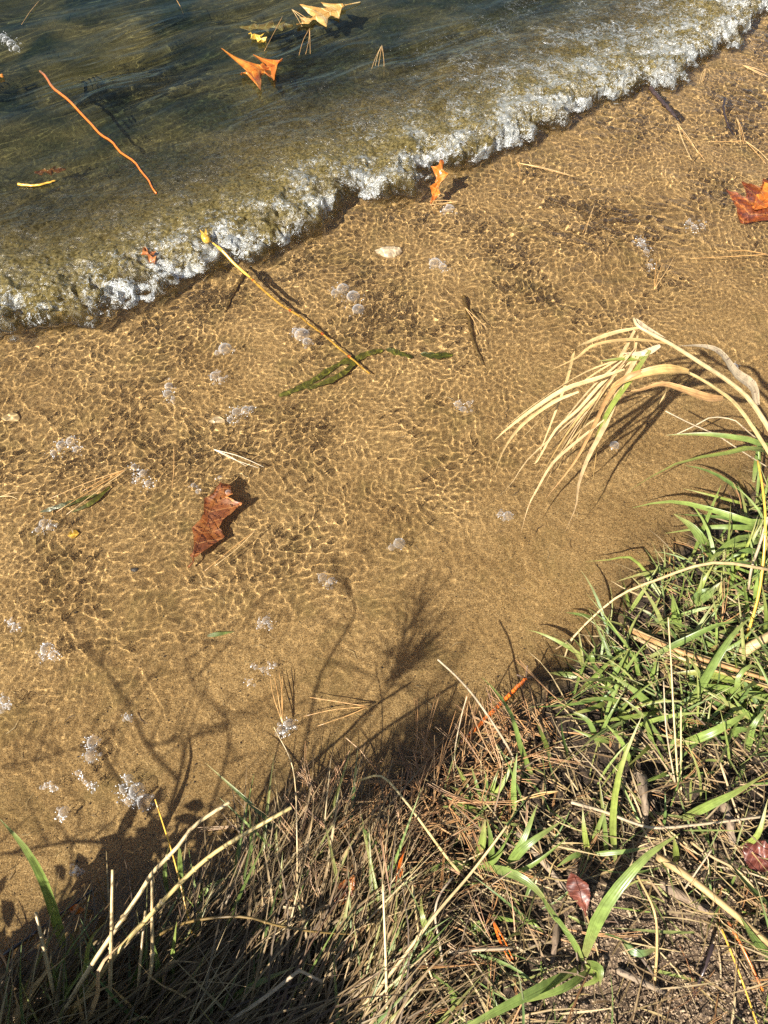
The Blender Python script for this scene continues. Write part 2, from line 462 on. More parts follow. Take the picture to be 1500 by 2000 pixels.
# thin olive film in patches, dark organic mud along the water's edge
of = noise(n, L, 11, 5, 0.62, pos, 0.8); rof = ramp(n, [(0.52, (0, 0, 0)), (0.70, (0.55, 0.55, 0.55))]); L.new(of.outputs[0], rof.inputs[0])
sand = mixc(n, L, rof.outputs[0], sand, (0.20, 0.145, 0.05))
ed = n.new('ShaderNodeMapRange'); ed.inputs[1].default_value = -0.075; ed.inputs[2].default_value = -0.005; L.new(la.outputs['Fac'], ed.inputs[0])
en = noise(n, L, 26, 5, 0.65, pos); ren = ramp(n, [(0.38, (0, 0, 0)), (0.62, (0.85, 0.85, 0.85))]); L.new(en.outputs[0], ren.inputs[0])
em = n.new('ShaderNodeMath'); em.operation = 'MULTIPLY'; L.new(ed.outputs[0], em.inputs[0]); L.new(ren.outputs[0], em.inputs[1])
sand = mixc(n, L, em.outputs[0], sand, (0.055, 0.036, 0.018))
# silt and algae film plus painted deep-water darkening on the deeper bed, broken by patches of clean sand
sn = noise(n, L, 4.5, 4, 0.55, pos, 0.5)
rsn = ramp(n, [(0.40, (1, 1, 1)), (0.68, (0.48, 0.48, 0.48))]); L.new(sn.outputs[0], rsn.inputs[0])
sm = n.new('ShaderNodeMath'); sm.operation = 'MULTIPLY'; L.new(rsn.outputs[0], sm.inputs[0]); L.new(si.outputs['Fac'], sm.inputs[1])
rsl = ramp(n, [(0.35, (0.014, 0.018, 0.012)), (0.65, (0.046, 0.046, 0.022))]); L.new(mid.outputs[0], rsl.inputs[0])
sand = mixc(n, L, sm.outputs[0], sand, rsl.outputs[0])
# soil
so1 = noise(n, L, 260, 4, 0.7, pos)
rso = ramp(n, [(0.32, (0.025, 0.017, 0.012)), (0.5, (0.10, 0.068, 0.043)), (0.62, (0.26, 0.18, 0.11)), (0.75, (0.46, 0.36, 0.24))]); L.new(so1.outputs[0], rso.inputs[0])
lm = n.new('ShaderNodeMapRange'); lm.inputs[1].default_value = -0.01; lm.inputs[2].default_value = 0.02; L.new(la.outputs['Fac'], lm.inputs[0])
ba = nnode(n, 'ShaderNodeAttribute', attribute_name='bare')
rhu = ramp(n, [(0.35, (0.012, 0.009, 0.007)), (0.55, (0.045, 0.031, 0.021)), (0.72, (0.13, 0.09, 0.055))]); L.new(so1.outputs[0], rhu.inputs[0])
soil = mixc(n, L, ba.outputs['Fac'], rhu.outputs[0], rso.outputs[0])
col = mixc(n, L, lm.outputs[0], sand, soil)
L.new(col, pb.inputs['Base Color']); pb.inputs['Roughness'].default_value = 0.9; pb.inputs['Specular IOR Level'].default_value = 0.2
ad = n.new('ShaderNodeMath'); ad.operation = 'ADD'; L.new(grain.outputs[0], ad.inputs[0]); L.new(so1.outputs[0], ad.inputs[1])
bump(n, L, ad.outputs[0], 0.9, 0.003, pb)
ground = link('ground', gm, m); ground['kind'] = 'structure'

# ------------------------------------------------------------------ water: sheet with ripples and one small breaking wave
TD = (Vector(TOE[-2]) - Vector(TOE[1])).normalized()      # along the crest
TN = Vector((TD.y, -TD.x))                                # towards the shore

RIDGES = [([tuple(P(*q)[:2]) for q in ln], h) for ln, h in (
    ([(600, 850), (632, 905), (648, 980), (655, 1050), (650, 1120)], .0011), ([(-20, 770), (40, 810), (75, 850), (72, 900)], .0014),
    ([(130, 1180), (190, 1250), (250, 1330), (315, 1440)], .0012), ([(450, 800), (425, 850), (380, 900), (320, 930)], .0011),
    ([(700, 700), (610, 780), (560, 800), (480, 860)], .0010), ([(360, 1150), (365, 1250), (375, 1320), (470, 1430)], .0009),
    ([(250, 1000), (300, 1090), (320, 1180)], .0008), ([(760, 820), (800, 900), (860, 980), (900, 1060)], .0007), ([(1000, 900), (1060, 990), (1140, 1060)], .0007))]

def water_f(X, Y):
    s = -land(X, Y); dw0, arc = sdist(X, Y, TOE)
    near = ss(2.2, 1.2, np.abs(X)) * ss(3.2, 2.7, Y)
    # ragged tongues along the front
    amp = 0.75 + 0.6 * pn(arc * 2.3, arc * 0, 60)
    dw = dw0 + (0.046 * pn(X * 6, Y * 6, 61) + 0.034 * pn(X * 15, Y * 15, 62) + 0.022 * pn(X * 42, Y * 42, 63)) * ss(0.20, 0.0, np.abs(dw0))
    H = (0.030 + 0.010 * pn(arc * 1.7, arc * 0 + 3, 64)) * ss(-9, 0, arc * 0)
    body = (0.45 * ss(-0.003, 0.018, dw) + 0.55 * ss(0.0, 0.09, dw)) * np.exp(-np.maximum(dw - 0.06, 0) / 0.17)
    Z = H * body
    T = ss(0.0, 0.02, dw) * (0.7 * np.exp(-np.maximum(dw - 0.03, 0) / 0.09) + 0.3 * np.exp(-np.maximum(dw - 0.05, 0) / 0.20))
    rid = lambda a, b, sd: 1 - np.abs(pn(a, b, sd)) * 2.2
    tx, ty = X + 0.010 * pn(X * 30, Y * 30, 80), Y + 0.010 * pn(X * 30, Y * 30, 81)
    turb = 0.017 * pn(tx * 15, ty * 15, 65) + 0.0085 * rid(tx * 33, ty * 33, 66) + 0.0040 * rid(tx * 75, ty * 75, 67) + 0.0014 * pn(tx * 150, ty * 150, 68)
    Z = Z + T * turb * (0.7 + 0.5 * amp)
    # bumpy water on the wave's back
    T2 = ss(0.05, 0.13, dw) * np.exp(-np.maximum(dw - 0.22, 0) / 0.10)
    Z = Z + T2 * (0.0040 * pn(tx * 26, ty * 26, 69) + 0.0020 * rid(tx * 60, ty * 60, 70) + 0.0009 * pn(tx * 140, ty * 140, 72))
    # capillary cells in front of the wave, weaker and drawn out towards the bank
    front = ss(0.03, -0.05, dw)
    wx = X + 0.030 * pn(X * 5, Y * 5, 20) + 0.010 * pn(X * 15, Y * 15, 18)
    wy = Y + 0.030 * pn(X * 5, Y * 5, 21) + 0.010 * pn(X * 15, Y * 15, 19)
    calm = ss(0.04, 0.50, s)
    pa = np.clip(0.75 + 1.0 * pn(X * 4, Y * 4, 22), 0.2, 1.6); pb_ = np.clip(0.7 + 1.2 * pn(X * 5, Y * 5, 17), 0.15, 1.7)
    cells = 0.00092 * pa * pn(wx * 53, wy * 53, 23) + 0.00066 * pb_ * pn(wx * 100, wy * 100, 24) + 0.00040 * pn(wx * 150, wy * 150, 39) + 0.0024 * np.clip(pn(X * 3.3, Y * 3.3, 14) + 0.15, 0, 1) * pn(wx * 25, wy * 25, 13) + 0.0016 * pn(X * 15, Y * 15, 25)
    a1 = (wx * 0.78 + wy * 0.62); a2 = (-wx * 0.62 + wy * 0.78)
    lines = 0.00048 * pn(a1 * 55, a2 * 17, 26) + 0.00026 * pn(a1 * 110, a2 * 40, 27) + 0.0007 * pn(a1 * 17, a2 * 7, 16)
    ridge = 0.0005 * np.exp(-(pn(X * 2.6 + 0.2 * pn(X * 7, Y * 7, 29), Y * 1.7, 28) / 0.07) ** 2)
    for ln, hh in RIDGES:
        d, ar = sdist(X + 0.010 * pn(X * 9, Y * 9, 15), Y, ln)
        Lt = sum(math.dist(p, q) for p, q in zip(ln[:-1], ln[1:]))
        ridge = ridge + hh * np.exp(-(d / 0.011) ** 2) * ss(0, 0.05, ar) * ss(Lt, Lt - 0.05, ar)
    Z = Z + front * ss(0.0, 0.05, s) * ((0.16 + 0.84 * calm) * cells + (1 - 0.6 * calm) * lines * ss(0.02, 0.15, s) + ridge)
    # long smooth streaks behind
    bx = X * TD.x + Y * TD.y; by = X * TN.x + Y * TN.y
    bx2 = bx + 0.05 * pn(X * 5, Y * 5, 30); by2 = by + 0.03 * pn(X * 5, Y * 5, 31)
    bk = ss(0.12, 0.35, dw)
    sw = 0.006 * pn(bx2 * 2.0, by2 * 5.5, 32) + (0.0058 * pn(bx2 * 4.5, by2 * 14, 33) + 0.0013 * (1 - 2.2 * np.abs(pn(bx2 * 8, by2 * 30, 34))) + 0.0002 * pn(bx2 * 22, by2 * 80, 36)) * (0.25 + 1.3 * np.clip(pn(X * 2.5, Y * 2.5, 38) + 0.25, 0, 1))
    Z = Z + bk * sw
    Z = Z * near
    # the crest leans towards the shore
    lean = 0.30 * H * body * T * near + 0.010 * T * pn(X * 34, Y * 34, 35) * near
    X2 = X + TN.x * lean + 0.006 * T * near * pn(X * 60, Y * 60, 36); Y2 = Y + TN.y * lean
    pk = np.clip(0.60 + 0.9 * pn(tx * 17, ty * 17, 74) + 0.7 * pn(arc * 3.1, arc * 0 + 7, 71) + 0.5 * pn(X * 11, Y * 11, 73) + 0.30 * ss(60.7, 61.6, arc), 0.10, 1.0)
    wid = 0.085 + 0.17 * ss(60.5, 62.2, arc)
    foam = ss(-0.004, 0.010, dw) * np.exp(-np.maximum(dw - 0.015, 0) / wid) * pk * near
    gap = ss(-0.22, 0.30, pn(tx * 11 + 3, ty * 11, 82) + 0.5 * pn(tx * 25, ty * 25, 83) + 0.12)
    foam = foam * (0.38 + 0.62 * gap)
    turbid = ss(0.0, 0.04, dw) * np.exp(-np.maximum(dw - 0.16, 0) / 0.15) * near
    return np.stack([X2, Y2, Z], -1), {'foam': foam, 'turbid': turbid, 'deep': ss(0.18, 0.55, dw) * near}

wm = grid_mesh('water', axis(-1.2, 1.2, 0.0029, 0.0029, 60), axis(0.12, 2.75, 0.0027, 0.0040, 60), water_f)
m, n, L, pb, out = newmat('lake_water')
gl = n.new('ShaderNodeBsdfGlass'); gl.inputs['IOR'].default_value = 1.33; gl.inputs['Roughness'].default_value = 0.0
gl.inputs['Color'].default_value = (0.99, 0.985, 0.95, 1)
fa = nnode(n, 'ShaderNodeAttribute', attribute_name='foam'); tb = nnode(n, 'ShaderNodeAttribute', attribute_name='turbid')
def ridged(scale, det, dist):
    x = noise(n, L, scale, det, 0.6, dist=dist)
    q = n.new('ShaderNodeMath'); q.operation = 'SUBTRACT'; q.inputs[1].default_value = 0.5; L.new(x.outputs[0], q.inputs[0])
    q2 = n.new('ShaderNodeMath'); q2.operation = 'ABSOLUTE'; L.new(q.outputs[0], q2.inputs[0])
    q3 = n.new('ShaderNodeMath'); q3.operation = 'MULTIPLY_ADD'; q3.inputs[1].default_value = -5.0; q3.inputs[2].default_value = 1.0; q3.use_clamp = True
    L.new(q2.outputs[0], q3.inputs[0]); return q3.outputs[0]
def mth(op, a, b, c=None):
    q = n.new('ShaderNodeMath'); q.operation = op
    for i, v in enumerate((a, b, c)):
        if v is None: continue
        if isinstance(v, (int, float)): q.inputs[i].default_value = v
        else: L.new(v, q.inputs[i])
    return q.outputs[0]
n2 = noise(n, L, 260, 3, 0.65)
lace = mth('MAXIMUM', ridged(17, 4, 2.4), mth('MULTIPLY', ridged(46, 4, 1.6), 0.9))
n5 = noise(n, L, 90, 4, 0.6, dist=1.0)
lace = mth('MULTIPLY', lace, mth('MULTIPLY_ADD', n5.outputs[0], 0.9, 0.55))
fo = mth('MULTIPLY', mth('SUBTRACT', mth('MULTIPLY_ADD', fa.outputs['Fac'], 0.80, mth('MULTIPLY', lace, 1.25)), 1.20), 1.7)
fo = mth('MULTIPLY', fo, mth('MINIMUM', mth('MULTIPLY', fa.outputs['Fac'], 5.0), 1.0))
rf = n.new('ShaderNodeClamp'); rf.inputs['Max'].default_value = 0.54; L.new(fo, rf.inputs[0])
de = nnode(n, 'ShaderNodeAttribute', attribute_name='deep')
# stirred silt and depth tint the water
gcol = mixc(n, L, tb.outputs['Fac'], (0.99, 0.985, 0.95), (0.88, 0.86, 0.62))
gcol = mixc(n, L, de.outputs['Fac'], gcol, (0.70, 0.78, 0.70))
L.new(gcol, gl.inputs['Color'])
cr = noise(n, L, 70, 4, 0.6, dist=1.2)
bg = bump(n, L, cr.outputs[0], 1.0, 0.0032, gl)
L.new(mth('MULTIPLY', tb.outputs['Fac'], 0.75), bg.inputs['Strength'])
# whitewater: glossy crinkled skin over a little white froth
gw = n.new('ShaderNodeBsdfGlossy'); gw.inputs['Roughness'].default_value = 0.2; gw.inputs['Color'].default_value = (0.92, 0.94, 0.96, 1)
cr2 = noise(n, L, 62, 5, 0.6, dist=1.4); bump(n, L, cr2.outputs[0], 1.0, 0.008, gw)
tbn = n.new('ShaderNodeBsdfTranslucent'); tbn.inputs[0].default_value = (0.74, 0.77, 0.72, 1)
dfn = n.new('ShaderNodeBsdfDiffuse'); dfn.inputs[0].default_value = (0.74, 0.77, 0.72, 1); bump(n, L, cr2.outputs[0], 1.0, 0.007, dfn)
w0 = n.new('ShaderNodeMixShader'); w0.inputs[0].default_value = 0.45; L.new(dfn.outputs[0], w0.inputs[1]); L.new(tbn.outputs[0], w0.inputs[2])
wf = n.new('ShaderNodeMixShader'); wf.inputs[0].default_value = 0.55; L.new(w0.outputs[0], wf.inputs[1]); L.new(gw.outputs[0], wf.inputs[2])
# silt hanging in the wave, its bright colour standing in for scattered light
n3 = noise(n, L, 150, 5, 0.75)
ts = n.new('ShaderNodeBsdfTranslucent'); td = n.new('ShaderNodeBsdfDiffuse')
rsi = ramp(n, [(0.38, (0.08, 0.065, 0.022)), (0.62, (0.66, 0.52, 0.20))]); L.new(n3.outputs[0], rsi.inputs[0])
L.new(rsi.outputs[0], ts.inputs[0]); L.new(rsi.outputs[0], td.inputs[0])
tm = n.new('ShaderNodeMixShader'); L.new(ts.outputs[0], tm.inputs[1]); L.new(td.outputs[0], tm.inputs[2])
n4 = noise(n, L, 34, 6, 0.75, dist=0.8)
tf2 = mth('MULTIPLY', mth('MULTIPLY', n4.outputs[0], tb.outputs['Fac']), 0.70)
# thin sun-catching skin on the broken water
gk = n.new('ShaderNodeBsdfGlossy'); gk.inputs['Roughness'].default_value = 0.28; ck = noise(n, L, 48, 5, 0.6, dist=1.0); bump(n, L, ck.outputs[0], 1.0, 0.014, gk)
nk = noise(n, L, 16, 3, 0.6, dist=0.8); rk = ramp(n, [(0.45, (0, 0, 0)), (0.68, (1, 1, 1))]); L.new(nk.outputs[0], rk.inputs[0])
x1 = n.new('ShaderNodeMixShader'); L.new(tf2, x1.inputs[0]); L.new(gl.outputs[0], x1.inputs[1]); L.new(tm.outputs[0], x1.inputs[2])
x1b = n.new('ShaderNodeMixShader'); L.new(mth('MULTIPLY', mth('MULTIPLY', tb.outputs['Fac'], rk.outputs[0]), 0.12), x1b.inputs[0]); L.new(x1.outputs[0], x1b.inputs[1]); L.new(gk.outputs[0], x1b.inputs[2])
x2 = n.new('ShaderNodeMixShader'); L.new(rf.outputs[0], x2.inputs[0]); L.new(x1b.outputs[0], x2.inputs[1]); L.new(wf.outputs[0], x2.inputs[2])
L.new(x2.outputs[0], out.inputs[0])
water = link('water', wm, m); water['kind'] = 'structure'
water.cycles.is_caustics_caster = True
water.cycles.is_caustics_receiver = False

# ===PART2===
# ------------------------------------------------------------------ placing helpers for the bank and the shallows
def A(px, py, h=0.0):
    """the point h above the ground, or above the water where there is water, seen at this pixel"""
    z = 0.03
    for _ in range(8):
        p = P(px, py, z)
        z = 0.5 * z + 0.5 * (max(tz(p.x, p.y), 0.0) + h)
    return P(px, py, z)

def B(px, py, h=0.0):
    """the point h above the bed, seen through the water at this pixel (refraction lifts it a little)"""
    p = G(px, py, h)
    d = Vector((p.x, p.y, 0)).normalized()
    dep = max(0, -p.z)
    e = math.hypot(p.x, p.y) / (CAM_H - p.z); si = math.sin(math.atan(e)) / 1.33
    s = p + d * (-(e - si / math.sqrt(1 - si * si)) * dep)
    s.z = tz(s.x, s.y) + h
    return s

def W(px, py, h=0.0):
    """the point h above the water surface seen at this pixel, the wave included"""
    z = 0.0
    for _ in range(9):
        p = P(px, py, z); z = 0.55 * z + 0.45 * (whgt(p.x, p.y) + h)
    return P(px, py, z)

def whgt(x, y):
    v, _ = water_f(np.array([x]), np.array([y])); return float(v[0, 2])

def in_frame(p, m=1.04):
    d = p.y * cD + (CAM_H - p.z) * sD
    if d <= 0.02: return False
    return abs(p.x / d) * FPX < 750 * m and abs((p.y * sD + (p.z - CAM_H) * cD) / d) * FPX < 1000 * m

def stem_thing(name, label, cat, pts, r, mat, group=None, n=14, nodes=(), taper=0.35, sides=7):
    c = spline([A(*p) for p in pts], n)
    root = empty(name, c[0], label, cat, group)
    MB().tube(c, lambda t: r * (1 - taper * t), sides).build('stalk', mat, root)
    for t in nodes:
        k = min(n - 2, int(t * (n - 1)))
        MB().tube([c[k].lerp(c[k + 1], 0.0), c[k].lerp(c[k + 1], 0.10), c[k].lerp(c[k + 1], 0.2)], lambda q: r * (1.1 + 0.5 * math.sin(q * 3.14)) * (1 - taper * t), sides).build('joint', mat, root)
    return root

def tuft(label, blades, mat, group='green grass tufts on the bank', name='grass_tuft', cat='grass tuft', n=9):
    """blades: (list of (px, py, height), width in metres)"""
    r0 = blades[0][0][0]
    root = empty(name, A(r0[0], r0[1], 0), label, cat, group)
    for pts, wd in blades:
        c = spline([A(*p) for p in pts], n)
        MB().blade(c, wd * .84, fold=rnd.uniform(0.12, 0.4), twist=rnd.uniform(-0.9, 0.9), tw0=rnd.uniform(-0.5, 0.5)).build('blade', mat, root)
    return root

def rblades(root_px, k, Lr, wr, azr, elr, droop=(0.4, 1.4), spread=0.012, n=8):
    """k free-growing blades from a root; returned as world paths with widths"""
    b = A(root_px[0], root_px[1], 0); out = []
    for _ in range(k):
        q = b + Vector((rnd.gauss(0, spread), rnd.gauss(0, spread), -0.004))
        out.append((path(q, R(rnd.uniform(*azr)), R(rnd.uniform(*elr)), rnd.uniform(*Lr), rnd.uniform(*droop), n, rnd.uniform(-0.6, 0.6)), rnd.uniform(*wr)))
    return out

def add_blades(root, bl, mat):
    for c, wd in bl:
        MB().blade(c, wd, fold=rnd.uniform(0.12, 0.4), twist=rnd.uniform(-0.9, 0.9), tw0=rnd.uniform(-0.6, 0.6)).build('blade', mat, root)

# ------------------------------------------------------------------ the overhanging dry grass plant
straw_root = empty('dry_grass_plant', A(1560, 1000, 0), 'tall straw coloured dry grass arching from the bank over the water', 'dry grass')
for pts, r in (([(1570, 1000, 0.0), (1535, 900, 0.20), (1475, 795, 0.31), (1430, 750, 0.35), (1370, 710, 0.385), (1310, 672, 0.41), (1250, 640, 0.42), (1238, 622, 0.42)], 0.0042),
               ([(1575, 1010, 0.0), (1530, 930, 0.16), (1450, 805, 0.28), (1400, 760, 0.32), (1345, 728, 0.345), (1310, 720, 0.35)], 0.0036)):
    MB().tube(spline([A(*p) for p in pts], 22), lambda t, r=r: r * (1 - 0.5 * t), 7).build('stalk', M['stem'], straw_root)
for pts, wd, mk in (
    ([(1478, 792, .31), (1468, 755, .34), (1435, 730, .36), (1405, 690, .39), (1370, 677, .40), (1322, 676, .41)], .0175, 'straw_pale'),
    ([(1250, 640, .42), (1200, 650, .41), (1150, 668, .38), (1122, 685, .34), (1108, 740, .27), (1075, 830, .20), (1045, 905, .14)], .0065, 'straw'),
    ([(1312, 672, .41), (1230, 664, .41), (1160, 675, .385), (1125, 700, .36), (1073, 724, .33)], .0070, 'straw'),
    ([(1240, 645, .42), (1200, 720, .34), (1150, 790, .27), (1085, 850, .21), (1030, 900, .16), (995, 950, .12), (945, 994, .08)], .0075, 'straw'),
    ([(1220, 722, .36), (1160, 742, .34), (1100, 762, .31), (1040, 800, .27), (990, 838, .22), (964, 862, .19)], .0070, 'straw'),
    ([(1130, 765, .30), (1080, 785, .28), (1030, 820, .24), (1000, 852, .21), (978, 890, .17), (962, 936, .13)], .0062, 'straw'),
    ([(1290, 722, .35), (1232, 732, .35), (1190, 770, .31), (1155, 840, .24), (1120, 905, .18), (1065, 975, .11)], .0078, 'straw'),
    ([(1250, 690, .38), (1212, 755, .32), (1182, 830, .25), (1150, 890, .19), (1130, 945, .14), (1124, 990, .10), (1103, 1040, .05)], .0078, 'straw'),
    ([(1180, 820, .26), (1130, 860, .22), (1080, 905, .17), (1050, 955, .12), (1032, 990, .09), (1017, 1042, .05)], .0050, 'straw'),
    ([(1412, 778, .31), (1380, 778, .32), (1340, 765, .325), (1292, 752, .32), (1250, 763, .30), (1190, 768, .28)], .0130, 'straw'),
    ([(1345, 726, .35), (1300, 722, .36), (1250, 732, .35), (1205, 750, .33), (1190, 765, .31)], .0140, 'straw'),
    ([(1245, 655, .41), (1225, 740, .33), (1175, 810, .26), (1140, 835, .24), (1090, 890, .18), (1045, 940, .13)], .0060, 'straw'),
    ([(1265, 690, .38), (1190, 735, .33), (1130, 800, .27), (1085, 840, .23), (1050, 900, .17), (1040, 905, .16)], .0050, 'straw'),
    ([(1276, 680, .39), (1245, 700, .37), (1210, 702, .37), (1165, 706, .36)], .0085, 'grass'),
    ([(1270, 684, .39), (1235, 735, .34), (1190, 800, .28), (1165, 855, .22), (1155, 890, .19)], .0080, 'grass'),
    ([(1290, 675, .40), (1255, 690, .38), (1215, 690, .38)], .009, 'straw_pale'),
    ([(1300, 752, .32), (1297, 770, .30), (1287, 790, .28)], .004, 'straw'),
    ([(1238, 622, .42), (1262, 640, .415), (1300, 660, .41)], .007, 'straw_pale')):
    c = spline([A(*p) for p in pts], 16)
    MB().blade(c, wd * 1.08, fold=rnd.uniform(0.2, 0.6), twist=rnd.uniform(-1.2, 1.2), tw0=rnd.uniform(-0.5, 0.5)).build('dry_blade', M[mk], straw_root)
for k in range(14):      # finer shreds of the hanging head
    a_ = rnd.random(); x0, y0, z0 = 1240 - 60 * a_, 680 + 90 * a_, .39 - .09 * a_
    x1, y1 = rnd.choice(((985, 850), (1000, 905), (1035, 930), (1075, 950), (1110, 930), (1150, 960), (1060, 880))); x1 += rnd.uniform(-22, 22); y1 += rnd.uniform(-25, 25)
    c = spline([A(x0, y0, z0), A(x0 * .62 + x1 * .38, y0 * .66 + y1 * .34 - 12, z0 * .7 + .05), A(x0 * .25 + x1 * .75, y0 * .3 + y1 * .7 - 5, .18), A(x1, y1, .12)], 14)
    MB().blade(c, rnd.uniform(.0022, .0045), fold=rnd.uniform(0.3, 0.8), twist=rnd.uniform(-3, 3)).build('dry_blade', M['straw'], straw_root)
for pts in ([(1300, 803, .16), (1350, 828, .15), (1400, 850, .14), (1450, 882, .12), (1520, 925, .06)], [(1322, 848, .12), (1360, 830, .14), (1390, 815, .15), (1432, 820, .15), (1455, 838, .14), (1530, 900, .08)]):
    MB().tube(spline([A(*p) for p in pts], 12), lambda t: 0.0013, 5).build('stalk', M['straw_pale'], straw_root)

